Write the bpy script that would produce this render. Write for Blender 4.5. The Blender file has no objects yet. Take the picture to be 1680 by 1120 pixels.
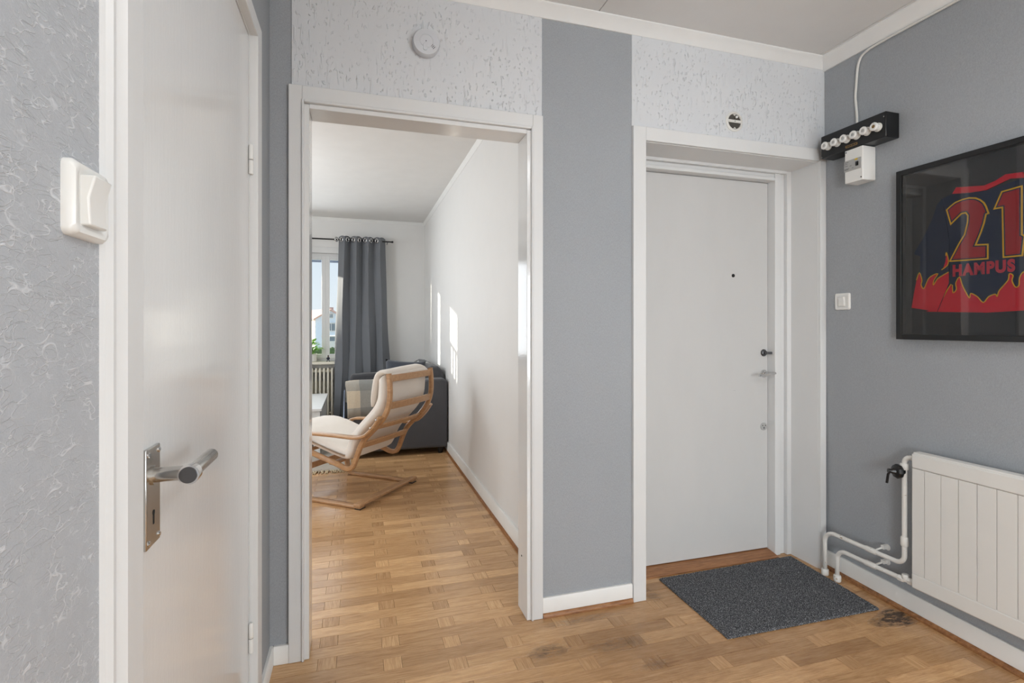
import bpy, bmesh, math, random
from mathutils import Vector, Matrix
random.seed(7)
C = bpy.context.scene.collection
sc = bpy.context.scene

# ------------------------------------------------------------ camera
cd = bpy.data.cameras.new('camera'); cam = bpy.data.objects.new('camera', cd); C.objects.link(cam)
cam.location = (0, 0, 1.22)
cam.rotation_euler = (math.pi/2, 0, -math.atan(255/839))
cd.sensor_width = 36; cd.lens = 839/1680*36
cd.shift_y = -25/1680
cd.clip_start = 0.02; cd.clip_end = 300
sc.camera = cam

# ------------------------------------------------------------ world, sun, lights, exposure
sc.view_settings.view_transform = 'Standard'; sc.view_settings.look = 'None'
sc.view_settings.gamma = 1; sc.view_settings.use_curve_mapping = False
sc.view_settings.exposure = 0.0
w = bpy.data.worlds.new('sky'); sc.world = w; w.use_nodes = True
nt = w.node_tree; N = nt.nodes; N.clear()
tc = N.new('ShaderNodeTexCoord'); sp = N.new('ShaderNodeSeparateXYZ'); nt.links.new(tc.outputs['Generated'], sp.inputs[0])
cr = N.new('ShaderNodeValToRGB'); nt.links.new(sp.outputs['Z'], cr.inputs[0])
cr.color_ramp.elements[0].position = 0.0; cr.color_ramp.elements[0].color = (0.88, 0.95, 1.0, 1)
cr.color_ramp.elements[1].position = 0.6; cr.color_ramp.elements[1].color = (0.42, 0.64, 0.92, 1)
bg = N.new('ShaderNodeBackground'); bg.inputs[1].default_value = 1.0; nt.links.new(cr.outputs[0], bg.inputs[0])
wo = N.new('ShaderNodeOutputWorld'); nt.links.new(bg.outputs[0], wo.inputs[0])

def light(name, kind, loc, direction, energy, color=(1, 1, 1), size=1.0, size_y=None):
    l = bpy.data.lights.new(name, kind); l.energy = energy; l.color = color
    if kind == 'AREA':
        l.size = size
        if size_y: l.shape = 'RECTANGLE'; l.size_y = size_y
    if kind == 'SUN': l.angle = math.radians(0.5)
    o = bpy.data.objects.new(name, l); C.objects.link(o); o.location = loc
    o.rotation_euler = Vector(direction).to_track_quat('-Z', 'Y').to_euler()
    return o
light('sun', 'SUN', (-6, 12, 5), (1, -0.85, -0.2125), 24.0, (1.0, 0.93, 0.80))
# added light standing in for unseen living room windows to the left
light('side_daylight_fill', 'AREA', (-3.30, 3.7, 1.45), (1, 0.30, 0.04), 46, (0.88, 0.945, 1.0), 3.2, 1.7)
light('far_window_daylight', 'AREA', (-1.1, 6.35, 1.45), (0.0, -1, 0.05), 20, (0.88, 0.945, 1.0), 1.8, 1.2)
_l = light('living_room_fill', 'POINT', (-1.3, 4.4, 1.95), (0, 0, -1), 38, (0.90, 0.955, 1.0)); _l.data.shadow_soft_size = .25  # added ambient fill, no lamp hangs there
# added fill light under the hall ceiling, and the daylight of the kitchen window behind the camera
light('hall_ceiling_fill', 'AREA', (1.1, 0.1, 2.45), (0.0, 0.0, -1), 12, (0.95, 0.975, 1.0), 0.7)
light('kitchen_window_daylight', 'AREA', (-.75, -2.95, 1.05), (0.30, 1, -0.05), 140, (0.875, 0.945, 1.0), 1.5, 1.2)
light('right_window_daylight', 'AREA', (2.2, -1.9, 1.2), (-1, 0.45, -0.02), 104, (0.875, 0.945, 1.0), 1.4, 1.3)

# ------------------------------------------------------------ mesh helpers
OFF = {}
class MB:
    def __init__(s): s.v = []; s.f = []; s.m = []; s.cur = 0; s.at = None
    def add(s, vs, fs):
        b = len(s.v); s.v += [tuple(v) for v in vs]
        for f in fs: s.f.append([b+i for i in f]); s.m.append(s.cur)
        return s
    def box(s, x0, x1, y0, y1, z0, z1):
        return s.add([(x, y, z) for x in (x0, x1) for y in (y0, y1) for z in (z0, z1)],
                     [(0, 1, 3, 2), (4, 6, 7, 5), (0, 4, 5, 1), (2, 3, 7, 6), (0, 2, 6, 4), (1, 5, 7, 3)])
    def prism(s, poly, fn, a, b):
        """polygon of 2D points, fn(u, v, w) -> point, extruded w from a to b"""
        n = len(poly)
        return s.add([fn(u, v, a) for u, v in poly]+[fn(u, v, b) for u, v in poly],
                     [list(range(n))[::-1], list(range(n, 2*n))]+[(i, (i+1) % n, n+(i+1) % n, n+i) for i in range(n)])
    def sweep(s, path, sec, side=None, closed_sec=True, caps=True, scales=None):
        """sec = [(a, b)] in the frame (side, normal) moved along the path"""
        P = [Vector(p) for p in path]; n = len(P); k = len(sec)
        vs = []; prev = None
        for i, p in enumerate(P):
            t = (P[min(i+1, n-1)]-P[max(i-1, 0)]).normalized()
            if side is not None: sd = Vector(side); sd = (sd-t*sd.dot(t)).normalized()
            else:
                if prev is None: prev = Vector((0, 0, 1)) if abs(t.z) < .9 else Vector((1, 0, 0))
                sd = (prev-t*prev.dot(t)).normalized()
            prev = sd; nn = t.cross(sd)
            q = scales[i] if scales else 1
            for a, b in sec: vs.append(p+sd*a*q+nn*b*q)
        fs = []
        for i in range(n-1):
            for j in range(k if closed_sec else k-1):
                fs.append((i*k+j, i*k+(j+1) % k, (i+1)*k+(j+1) % k, (i+1)*k+j))
        if caps: fs += [list(range(k))[::-1], list(range((n-1)*k, n*k))]
        return s.add(vs, fs)
    def tube(s, path, r, n=12, scales=None):
        return s.sweep(path, [(r*math.cos(2*math.pi*i/n), r*math.sin(2*math.pi*i/n)) for i in range(n)], scales=scales)
    def lathe(s, prof, origin=(0, 0, 0), axis=(0, 0, 1), n=28, caps=True):
        ax = Vector(axis).normalized(); a = ax.orthogonal().normalized(); b = ax.cross(a); o = Vector(origin)
        vs = []
        for r, h in prof:
            for i in range(n):
                t = 2*math.pi*i/n; vs.append(o+ax*h+(a*math.cos(t)+b*math.sin(t))*max(r, 1e-5))
        fs = [(j*n+i, j*n+(i+1) % n, (j+1)*n+(i+1) % n, (j+1)*n+i) for j in range(len(prof)-1) for i in range(n)]
        if caps: fs += [list(range(n))[::-1], list(range((len(prof)-1)*n, len(prof)*n))]
        return s.add(vs, fs)
    def grid(s, fn, nu, nv, close_u=False):
        vs = [fn(i/(nu-(0 if close_u else 1)), j/(nv-1)) for i in range(nu) for j in range(nv)]
        fs = [(i*nv+j, i*nv+j+1, ((i+1) % nu)*nv+j+1, ((i+1) % nu)*nv+j) for i in range(nu if close_u else nu-1) for j in range(nv-1)]
        return s.add(vs, fs)
    def build(s, name, mats, parent=None, loc=None, smooth=None, bevel=0, seg=2, sub=0, kind=None, solid=0, recalc=True, attr=None, label=None):
        off = Vector(OFF[parent.name]) if parent else Vector(loc if loc else (0, 0, 0))
        me = bpy.data.meshes.new(name)
        me.from_pydata([Vector(v)-off for v in s.v], [], s.f)
        if not isinstance(mats, (list, tuple)): mats = [mats]
        for m in mats: me.materials.append(m)
        me.polygons.foreach_set('material_index', s.m)
        if recalc:
            bm = bmesh.new(); bm.from_mesh(me); bmesh.ops.recalc_face_normals(bm, faces=bm.faces); bm.to_mesh(me); bm.free()
        if attr:
            a = me.attributes.new('grain', 'FLOAT_VECTOR', 'POINT')
            a.data.foreach_set('vector', [c for v in attr for c in v])
        o = bpy.data.objects.new(name, me); C.objects.link(o)
        if parent: o.parent = parent
        else: o.location = off
        OFF[o.name] = tuple(off)
        if solid:
            md = o.modifiers.new('solid', 'SOLIDIFY'); md.thickness = solid; md.offset = 0
        if bevel:
            md = o.modifiers.new('bevel', 'BEVEL'); md.width = bevel; md.segments = seg; md.limit_method = 'ANGLE'; md.angle_limit = math.radians(40)
            if smooth is None: smooth = 50
        if sub:
            md = o.modifiers.new('sub', 'SUBSURF'); md.levels = sub; md.render_levels = sub
            if smooth is None: smooth = 180
        if smooth:
            me.shade_smooth()
            if smooth < 180: me.set_sharp_from_angle(angle=math.radians(smooth))
        if kind: o['kind'] = kind
        if label: o['label'] = label
        return o
def empty(name, loc, label, cat, group=None, rz=0, local=False):
    o = bpy.data.objects.new(name, None); C.objects.link(o); o.location = loc; o.rotation_euler = (0, 0, rz)
    o.empty_display_size = .1
    OFF[o.name] = (0, 0, 0) if local else tuple(loc)
    tag(o, label, cat, group); return o
def tag(o, label, cat, group=None):
    o['label'] = label; o['category'] = cat
    if group: o['group'] = group
    return o
def S(name, mb, mats, parent=None, **k):
    return mb.build(name, mats, parent, kind='structure' if parent is None else None, **k)

# ------------------------------------------------------------ materials
def lin(r, g, b):
    f = lambda c: (c/255/12.92) if c/255 <= .04045 else ((c/255+.055)/1.055)**2.4
    return (f(r), f(g), f(b), 1)
class NT:
    def __init__(s, name):
        s.m = bpy.data.materials.new(name); s.m.use_nodes = True; s.t = s.m.node_tree; s.n = s.t.nodes
        s.b = s.n['Principled BSDF']
    def node(s, typ, **k):
        n = s.n.new(typ)
        for a, v in k.items():
            if a.startswith('i_'):
                key = a[2:]; key = int(key) if key.isdigit() else key
                if isinstance(v, bpy.types.NodeSocket): s.t.links.new(v, n.inputs[key])
                else: n.inputs[key].default_value = v
            else: setattr(n, a, v)
        return n
    def link(s, a, b): s.t.links.new(a, b)
    def math(s, op, a, b=0.0, c=0.0):
        n = s.n.new('ShaderNodeMath'); n.operation = op
        for i, v in enumerate((a, b, c)):
            if isinstance(v, bpy.types.NodeSocket): s.t.links.new(v, n.inputs[i])
            else: n.inputs[i].default_value = v
        return n.outputs[0]
    def pos(s, scale=(1, 1, 1), kind='pos'):
        if kind == 'pos': o = s.n.new('ShaderNodeNewGeometry').outputs['Position']
        elif kind == 'obj': o = s.n.new('ShaderNodeTexCoord').outputs['Object']
        else:
            a = s.n.new('ShaderNodeAttribute'); a.attribute_name = kind; o = a.outputs['Vector']
        mp = s.n.new('ShaderNodeMapping'); mp.inputs['Scale'].default_value = scale; s.link(o, mp.inputs[0])
        return mp.outputs[0]
    def noise(s, vec, scale, detail=2, rough=.5, dist=0):
        n = s.n.new('ShaderNodeTexNoise'); s.link(vec, n.inputs['Vector']); n.inputs['Scale'].default_value = scale
        n.inputs['Detail'].default_value = detail; n.inputs['Roughness'].default_value = rough; n.inputs['Distortion'].default_value = dist
        return n.outputs[0]
    def ramp(s, fac, stops):
        n = s.n.new('ShaderNodeValToRGB'); s.link(fac, n.inputs[0]); e = n.color_ramp.elements
        while len(e) < len(stops): e.new(.5)
        for el, (p, c) in zip(e, stops):
            el.position = p; el.color = c if len(c) == 4 else (*c, 1)
        return n.outputs[0]
    def mix(s, fac, a, b, mode='MIX'):
        n = s.n.new('ShaderNodeMix'); n.data_type = 'RGBA'; n.blend_type = mode
        for v, i in ((fac, 0), (a, 6), (b, 7)):
            if isinstance(v, bpy.types.NodeSocket): s.link(v, n.inputs[i])
            else: n.inputs[i].default_value = v
        return n.outputs[2]
    def bump(s, h, dist=.001, strength=1.0, normal=None):
        n = s.n.new('ShaderNodeBump'); s.link(h, n.inputs['Height']); n.inputs['Distance'].default_value = dist; n.inputs['Strength'].default_value = strength
        if normal: s.link(normal, n.inputs['Normal'])
        s.link(n.outputs[0], s.b.inputs['Normal']); return n.outputs[0]
    def set(s, color=None, rough=.5, metal=0, spec=.5, coat=0):
        if color is not None:
            if isinstance(color, bpy.types.NodeSocket): s.link(color, s.b.inputs['Base Color'])
            else: s.b.inputs['Base Color'].default_value = color
        if isinstance(rough, bpy.types.NodeSocket): s.link(rough, s.b.inputs['Roughness'])
        else: s.b.inputs['Roughness'].default_value = rough
        s.b.inputs['Metallic'].default_value = metal; s.b.inputs['Specular IOR Level'].default_value = spec
        s.b.inputs['Coat Weight'].default_value = coat
        return s
def simple(name, col, rough=.5, metal=0, bump=0, bscale=400, var=.04, kind='obj', spec=.5):
    t = NT(name); p = t.pos(kind=kind)
    n = t.noise(p, 7, 3)
    c = t.mix(n, tuple(x*(1-var) for x in col[:3])+(1,), tuple(min(1, x*(1+var)) for x in col[:3])+(1,))
    t.set(c, rough, metal, spec)
    if bump: t.bump(t.noise(p, bscale, 2), bump)
    return t.m
# painted woodwork: slight brush marks, small grime
def paint(name, col, rough, brush=.0004, spec=.5):
    t = NT(name); p = t.pos((14, 14, .9)); n = t.noise(p, 9, 4, .6)
    g = t.noise(t.pos((3, 3, 1.2)), 2.3, 4, .6)
    c = t.mix(t.ramp(g, [(.45, (0, 0, 0)), (.8, (.22, .22, .22))]), col, tuple(x*.86 for x in col[:3])+(1,))
    t.set(c, rough, 0, spec)
    b = t.bump(n, brush)
    t.bump(t.noise(t.pos(), 130, 2), .00015, 1, b)
    return t.m
M = {}
M['gloss'] = paint('gloss_white_paint', lin(226, 226, 225), .09, .0002)
M['trim'] = paint('white_trim_paint', lin(221, 221, 220), .36, .0003)
M['base'] = paint('baseboard_paint', lin(236, 234, 230), .4, .0002)
M['entry'] = paint('entrance_door_paint', lin(204, 203, 201), .45, .0001)
M['ceil'] = simple('ceiling_paint', lin(226, 225, 223), .7, bump=.0006, bscale=160, kind='pos')
M['crown'] = simple('crown_paint', lin(232, 232, 230), .5, kind='pos')
M['lrwall'] = simple('living_room_wall_paint', lin(226, 225, 223), .6, bump=.0004, bscale=90, kind='pos', var=.02)
# grey woven wallpaper
def wallpaper(name, col, rough=.6):
    t = NT(name)
    a = t.noise(t.pos((1, 1, 1)), 330, 3, .7); b = t.noise(t.pos((1, 1, .25)), 500, 1)
    v = t.math('ADD', t.math('MULTIPLY', a, .6), t.math('MULTIPLY', b, .4))
    big = t.noise(t.pos(), 1.6, 4, .6)
    c = t.mix(t.ramp(v, [(.35, (0, 0, 0)), (.65, (1, 1, 1))]), tuple(x*.86 for x in col[:3])+(1,), tuple(x*1.13 for x in col[:3])+(1,))
    c = t.mix(t.math('MULTIPLY', big, .14), c, (.72, .72, .74, 1))
    t.set(c, rough); t.bump(v, .0009)
    return t.m
M['grey'] = wallpaper('grey_textured_wallpaper', lin(152, 156, 160))
# left wall: grey with raised paler fibre strands, their highlights partly painted in
t = NT('strand_wallpaper')
p = t.pos((1, .8, 1.9))
def lines(scale, wdt, lvl, off):
    mp = t.node('ShaderNodeMapping'); mp.inputs['Location'].default_value = off; t.link(p, mp.inputs[0])
    n = t.noise(mp.outputs[0], scale, 1.0, .5, .25)
    d = t.math('ABSOLUTE', t.math('SUBTRACT', n, lvl))
    return t.math('SUBTRACT', 1, t.math('MINIMUM', t.math('DIVIDE', d, wdt), 1))
ln = t.math('MAXIMUM', lines(21, .007, .5, (0, 0, 0)), lines(27, .008, .45, (3, 7, 1)))
ln = t.math('MAXIMUM', ln, lines(17, .008, .56, (9, 2, 5)))
ln = t.math('MAXIMUM', ln, lines(33, .010, .5, (5, 5, 9)))
ln = t.math('MAXIMUM', ln, lines(14, .006, .53, (1, 8, 4)))
ln = t.math('MAXIMUM', ln, lines(38, .013, .46, (7, 1, 2)))
mask = t.ramp(t.noise(t.pos(), 24, 2), [(.34, (.05, .05, .05)), (.58, (1, 1, 1))])
lm = t.math('MULTIPLY', ln, mask)
fine = t.noise(t.pos(), 420, 3, .7)
c = t.mix(t.math('MULTIPLY', lm, .55), t.mix(t.math('ADD', t.math('MULTIPLY', fine, .6), t.math('MULTIPLY', t.noise(t.pos(), 60, 3), .4)), lin(166, 169, 174), lin(194, 197, 201)), lin(240, 241, 243))
t.set(c, t.math('SUBTRACT', .52, t.math('MULTIPLY', lm, .2)), 0, .6)
b = t.bump(fine, .0005); t.bump(lm, .0005, 1, b)
M['strand'] = t.m
# white plaster with drips
t = NT('dripped_white_plaster')
n1 = t.noise(t.pos((1, 1, .55)), 105, 1.5, .5, .3); n2 = t.noise(t.pos((1, 1, .16)), 85, 1, .5, .2); n3 = t.noise(t.pos(), 5, 2)
d = t.math('ADD', t.ramp(n1, [(.63, (0, 0, 0)), (.72, (1, 1, 1))]), t.math('MULTIPLY', t.ramp(n2, [(.65, (0, 0, 0)), (.76, (1, 1, 1))]), .7))
d = t.math('MULTIPLY', d, t.ramp(n3, [(.35, (.3, .3, .3)), (.6, (1, 1, 1))]))
t.set(t.mix(n3, lin(208, 210, 213), lin(216, 218, 220)), .42)
b = t.bump(t.noise(t.pos((1, 1, .3)), 30, 3), .0012); t.bump(d, .0030, 1, b)
M['plaster'] = t.m

# oak: grain attribute = (along, across, seed)
def wood(name, dark, mid, light_, rough, floor=False, kind='grain', gsc=(2.2, 26, 1)):
    t = NT(name)
    src = t.n.new('ShaderNodeAttribute'); src.attribute_name = 'grain'
    vec = src.outputs['Vector']
    if kind != 'grain': vec = t.pos(kind=kind)
    mp = t.node('ShaderNodeMapping'); mp.inputs['Scale'].default_value = gsc; t.link(vec, mp.inputs[0])
    g1 = t.noise(mp.outputs[0], 3.2, 5, .62, 1.2)
    mp2 = t.node('ShaderNodeMapping'); mp2.inputs['Scale'].default_value = (gsc[0]*3, gsc[1]*9, gsc[2]); t.link(vec, mp2.inputs[0])
    g2 = t.noise(mp2.outputs[0], 3, 3, .6)
    g = t.math('ADD', t.math('MULTIPLY', g1, .55), t.math('MULTIPLY', g2, .45))
    c = t.ramp(g, [(.36, dark), (.50, mid), (.66, light_)])
    if floor:
        sp = t.node('ShaderNodeSeparateXYZ'); t.link(vec, sp.inputs[0])
        wn = t.node('ShaderNodeTexWhiteNoise', noise_dimensions='1D'); t.link(sp.outputs['Z'], wn.inputs['W'])
        tone = t.ramp(wn.outputs['Value'], [(0, (.72, .67, .62)), (.25, (.88, .85, .82)), (.75, (1.03, 1.02, 1.0)), (1, (1.24, 1.25, 1.26))])
        c = t.mix(1, c, tone, 'MULTIPLY')
        P = t.pos(); sx = t.node('ShaderNodeSeparateXYZ'); t.link(P, sx.inputs[0])
        # worn greyer traffic area in the hall
        wn2 = t.noise(P, 6, 4, .65)
        hall = t.ramp(t.math('DIVIDE', sx.outputs['Y'], 4.0), [(.46, (1, 1, 1)), (.60, (0, 0, 0))])
        right = t.ramp(t.math('DIVIDE', sx.outputs['X'], 2.4), [(.12, (.0, .0, .0)), (.42, (1, 1, 1))])
        wf = t.math('MULTIPLY', t.math('MULTIPLY', hall, right), t.ramp(wn2, [(.3, (.25, .25, .25)), (.7, (.8, .8, .8))]))
        c = t.mix(wf, c, t.mix(1, c, (.66, .58, .50, 1), 'MULTIPLY'))
        # separate dark water stains
        st = None
        for (cx, cy, rx, ry, k) in ((.69, 1.80, .10, .045, .75), (.97, 1.76, .15, .05, .5), (1.02, 1.62, .09, .035, .4), (.30, 1.60, .1, .04, .3), (2.13, 1.575, .13, .045, 1.6), (2.175, 1.60, .08, .045, 2.0), (2.16, 1.55, .09, .025, 1.6), (1.28, 2.02, .05, .04, .5), (.90, 1.95, .2, .03, .45)):
            dx = t.math('DIVIDE', t.math('SUBTRACT', sx.outputs['X'], cx), rx); dy = t.math('DIVIDE', t.math('SUBTRACT', sx.outputs['Y'], cy), ry)
            r2 = t.math('ADD', t.math('MULTIPLY', dx, dx), t.math('MULTIPLY', dy, dy))
            v = t.math('MULTIPLY', t.math('MAXIMUM', t.math('SUBTRACT', 1, r2), 0), k)
            st = v if st is None else t.math('MAXIMUM', st, v)
        sn = t.noise(t.pos((1, 2.6, 1)), 22, 5, .75)
        sf = t.math('MINIMUM', t.math('MULTIPLY', st, t.ramp(sn, [(.38, (0, 0, 0)), (.60, (1, 1, 1))])), .92)
        c = t.mix(sf, c, lin(46, 36, 32))
        t.set(c, t.math('ADD', rough, t.math('MULTIPLY', t.math('ADD', sf, t.math('MULTIPLY', g2, .5)), .3)), 0, .5)
    else: t.set(c, rough)
    t.bump(g, .00035 if floor else .0002)
    return t.m
M['floor'] = wood('oak_parquet', lin(178, 136, 94), lin(204, 162, 116), lin(220, 182, 138), .16, True)
M['joint'] = simple('parquet_joint', lin(84, 58, 38), .8)
M['oakstrip'] = wood('oak_strip', lin(108, 68, 38), lin(146, 98, 58), lin(172, 124, 80), .4, kind='pos', gsc=(3, 3, 30))
M['thresh'] = wood('oak_threshold', lin(112, 74, 44), lin(156, 106, 68), lin(184, 134, 90), .4, kind='pos', gsc=(2, 30, 30))
M['birch'] = wood('bent_beech', lin(166, 124, 86), lin(182, 140, 100), lin(196, 156, 116), .33, kind='obj', gsc=(3, 16, 16))

def fabric(name, col, rough=.9, bump=.0008, sc_=500, var=.12, sheen=.2):
    t = NT(name); p = t.pos(kind='obj'); n = t.noise(p, sc_, 2, .6); big = t.noise(p, 6, 3)
    v = t.math('ADD', t.math('MULTIPLY', n, .7), t.math('MULTIPLY', big, .3))
    c = t.mix(t.ramp(v, [(.3, (0, 0, 0)), (.7, (1, 1, 1))]), tuple(x*(1-var) for x in col[:3])+(1,), tuple(x*(1+var) for x in col[:3])+(1,))
    t.set(c, rough, 0, .2); t.b.inputs['Sheen Weight'].default_value = sheen
    if bump: t.bump(n, bump)
    return t.m
M['sofa'] = fabric('slate_sofa_fabric', lin(80, 80, 83), sc_=260, var=.22)
M['dcush'] = fabric('charcoal_cushion', lin(66, 70, 78))
M['scush'] = fabric('washed_blue_cushion', lin(98, 103, 112))
M['cream'] = fabric('cream_cotton', lin(232, 223, 213), var=.04, bump=.0004)
M['curtain'] = fabric('blue_grey_curtain', lin(113, 116, 121), .7, var=.05, bump=.0003)
M['rug'] = fabric('rug_pile', lin(176, 166, 152), bump=.004, sc_=160)
M['fringe'] = fabric('rug_fringe', lin(206, 186, 152))
M['bluefab'] = fabric('pale_blue_fabric', lin(150, 165, 190))
M['plastic'] = simple('white_plastic', lin(232, 231, 227), .3)
M['plastic2'] = simple('aged_white_plastic', lin(218, 216, 210), .35)
M['lgrey'] = simple('light_grey_label', lin(172, 172, 170), .4)
M['alarm'] = simple('smoke_alarm_plastic', lin(205, 207, 211), .45)
M['black'] = simple('black_bakelite', lin(10, 10, 11), .34)
M['blackframe'] = simple('black_frame_lacquer', lin(17, 17, 18), .4)
M['dark'] = simple('dark_hole', lin(22, 21, 20), .8)
M['recess'] = simple('box_recess', lin(72, 68, 62), .7)
M['backing'] = simple('charcoal_backing', lin(50, 49, 50), .85, bump=.0004, bscale=500)
M['brass'] = simple('old_brass', lin(150, 120, 78), .4, .9)
M['steel'] = simple('brushed_steel', lin(196, 194, 190), .22, 1)
M['chrome'] = simple('chrome', lin(215, 215, 215), .1, 1)
M['dsteel'] = simple('dark_steel_cap', lin(92, 92, 94), .35, .8)
M['rodmet'] = simple('black_curtain_rod', lin(40, 40, 42), .3, .6)
M['radw'] = simple('radiator_enamel', lin(226, 224, 219), .32)
M['radc'] = simple('cream_radiator_enamel', lin(228, 222, 206), .35)
t = NT('chipped_pipe_paint'); ch = t.ramp(t.noise(t.pos(), 55, 3, .6), [(.66, (0, 0, 0)), (.70, (1, 1, 1))])
t.set(t.mix(ch, lin(228, 225, 219), lin(166, 142, 112)), .35); M['pipe'] = t.m
M['tablew'] = simple('white_table_paint', lin(226, 227, 226), .3)
M['pot'] = simple('white_ceramic', lin(230, 228, 220), .3)
M['leaf'] = simple('green_leaf', lin(126, 186, 62), .4, var=.5)
M['navy'] = fabric('navy_jersey', lin(24, 38, 70), bump=0, var=.06, sheen=0)
M['red'] = fabric('red_jersey', lin(240, 30, 54), bump=0, var=.05, sheen=0)
M['darkred'] = fabric('dark_red_print', lin(190, 38, 46), bump=0, var=.04, sheen=0)
M['yellow'] = fabric('yellow_print', lin(255, 196, 34), bump=0, var=.04, sheen=0)
M['rose'] = fabric('rose_red_print', lin(222, 56, 78), bump=0, var=.04, sheen=0)
M['tagyel'] = simple('yellow_tag', lin(222, 184, 40), .5)
M['brown'] = simple('brown_figure', lin(92, 62, 40), .6)
M['figdark'] = simple('figure_navy', lin(34, 36, 52), .6)
def glass(name, tint=(1, 1, 1, 1), gl=1.0):
    t = NT(name); t.n.remove(t.b)
    tr = t.node('ShaderNodeBsdfTransparent'); tr.inputs[0].default_value = tint
    g = t.node('ShaderNodeBsdfGlossy'); g.inputs['Roughness'].default_value = .02
    fr = t.node('ShaderNodeFresnel'); fr.inputs[0].default_value = 1.5
    mx = t.node('ShaderNodeMixShader'); t.link(t.math('MULTIPLY', fr.outputs[0], gl), mx.inputs[0]); t.link(tr.outputs[0], mx.inputs[1]); t.link(g.outputs[0], mx.inputs[2])
    t.link(mx.outputs[0], t.n['Material Output'].inputs[0]); return t.m
M['wglass'] = glass('window_glass', (.97, .98, .98, 1), .6)
M['fglass'] = glass('picture_glass', (.99, .99, .99, 1), .9)
# door mat: salt and pepper loops
t = NT('charcoal_loop_mat'); p = t.pos((1, 1, 1)); n = t.noise(p, 260, 2, .8)
t.set(t.ramp(n, [(.34, lin(30, 30, 32)), (.48, lin(74, 75, 78)), (.58, lin(112, 113, 116)), (.68, lin(196, 197, 198))]), .95, 0, .2)
t.bump(n, .003); M['mat'] = t.m
# throw: woven check
t = NT('checked_wool_throw'); s_ = t.node('ShaderNodeSeparateXYZ'); t.link(t.pos(kind='grain'), s_.inputs[0])
cx = t.math('FLOOR', t.math('MULTIPLY', s_.outputs['X'], 8.3)); cy = t.math('FLOOR', t.math('MULTIPLY', s_.outputs['Y'], 6.3))
ma = t.math('MODULO', t.math('ABSOLUTE', cx), 2); mb_ = t.math('MODULO', t.math('ABSOLUTE', cy), 2)
nn = t.noise(t.pos(), 300, 2, .7)
c = t.mix(ma, t.mix(mb_, lin(172, 166, 156), lin(214, 200, 178)), t.mix(mb_, lin(142, 142, 138), lin(160, 158, 152)))
c = t.mix(1, c, t.ramp(nn, [(.3, (.8, .8, .8)), (.7, (1.1, 1.1, 1.1))]), 'MULTIPLY')
t.set(c, .95, 0, .1); t.bump(nn, .002); M['throw'] = t.m

# ============================================================ SETTING
H = 2.56; YW = 2.02; XR = 2.265; XL = -.30; LX = .85; YF = 6.70
# --- floor: oak blocks, alternating long staves and short cross-grained blocks
def stave_geom(x0, x1, y0, y1, long_):
    g = .00045; c = .0006; zt = random.uniform(-.00025, .0002)
    x0 += g; x1 -= g; y0 += g; y1 -= g
    vs = [(x, y, -.010) for x, y in ((x0, y0), (x1, y0), (x1, y1), (x0, y1))]
    vs += [(x, y, zt-c) for x, y in ((x0, y0), (x1, y0), (x1, y1), (x0, y1))]
    vs += [(x, y, zt) for x, y in ((x0+c, y0+c), (x1-c, y0+c), (x1-c, y1-c), (x0+c, y1-c))]
    fs = [(i, (i+1) % 4, 4+(i+1) % 4, 4+i) for i in range(4)]+[(4+i, 4+(i+1) % 4, 8+(i+1) % 4, 8+i) for i in range(4)]+[(8, 9, 10, 11)]
    sd = random.uniform(0, 90)
    o1, o2 = random.uniform(0, 9), random.uniform(0, 9)
    at = [((v[0]+o1, v[1]+o2, sd) if long_ else (v[1]+o2, v[0]+o1, sd)) for v in vs]
    return vs, fs, at
fl = S('floor', MB().box(-3.6, 2.7, -3.1, YF+.02, -.06, -.008), M['joint'])
ang = math.atan(255/839)
def pix(x, y, z=0):
    f = x*math.sin(ang)+y*math.cos(ang); r = x*math.cos(ang)-y*math.sin(ang)
    if f < .1: return None
    return 840+839*r/f, 535+839*(1.22-z)/f
staves = []
pitch = .068; per = .455
for row in range(-66, 78):
    y0 = 1.455+pitch*row; y1 = y0+pitch
    if y0 > YF: continue
    y1c = min(y1, YF)
    base = .093 if row % 2 == 0 else .3205
    for k in range(-9, 7):
        xs = base+per*k
        for a, b, lg in ((xs, xs+.065, False), (xs+.065, xs+per, True)):
            a = max(a, -3.55); b = min(b, 2.30)
            if b-a < .01: continue
            if y0 > 2.25 and a > LX: continue
            if -.9 < y0 < 1.9 and b < XL-.02: continue
            if y0 < -.85 and b < -1.9: continue
            q = pix((a+b)/2, (y0+y1)/2); q1 = pix(a, y0); q2 = pix(b, y0)
            vis = q and q1 and q2 and max(q1[0], q2[0]) > 440 and min(q1[0], q2[0]) < 1680 and min(q1[1], q2[1]) < 1125
            if vis and y0 > 2.0: vis = q[0] > 480 and q1[0] < 862
            staves.append((not vis, y0 if vis else 0, (a, b, y0, y1c, lg)))
staves.sort(key=lambda s: (s[0], s[1]))
ind = [s for s in staves if not s[0]][:300]; rest = staves[len(ind):]
for s in ind:
    m = MB(); vs, fs, at = stave_geom(*s[2]); m.add(vs, fs)
    m.build('parquet_block', M['floor'], fl, attr=at, recalc=False)
m = MB(); AT = []
for s in rest:
    vs, fs, at = stave_geom(*s[2]); m.add(vs, fs); AT += at
o = m.build('parquet_field', M['floor'], fl, attr=AT, recalc=False, kind='stuff')

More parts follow.
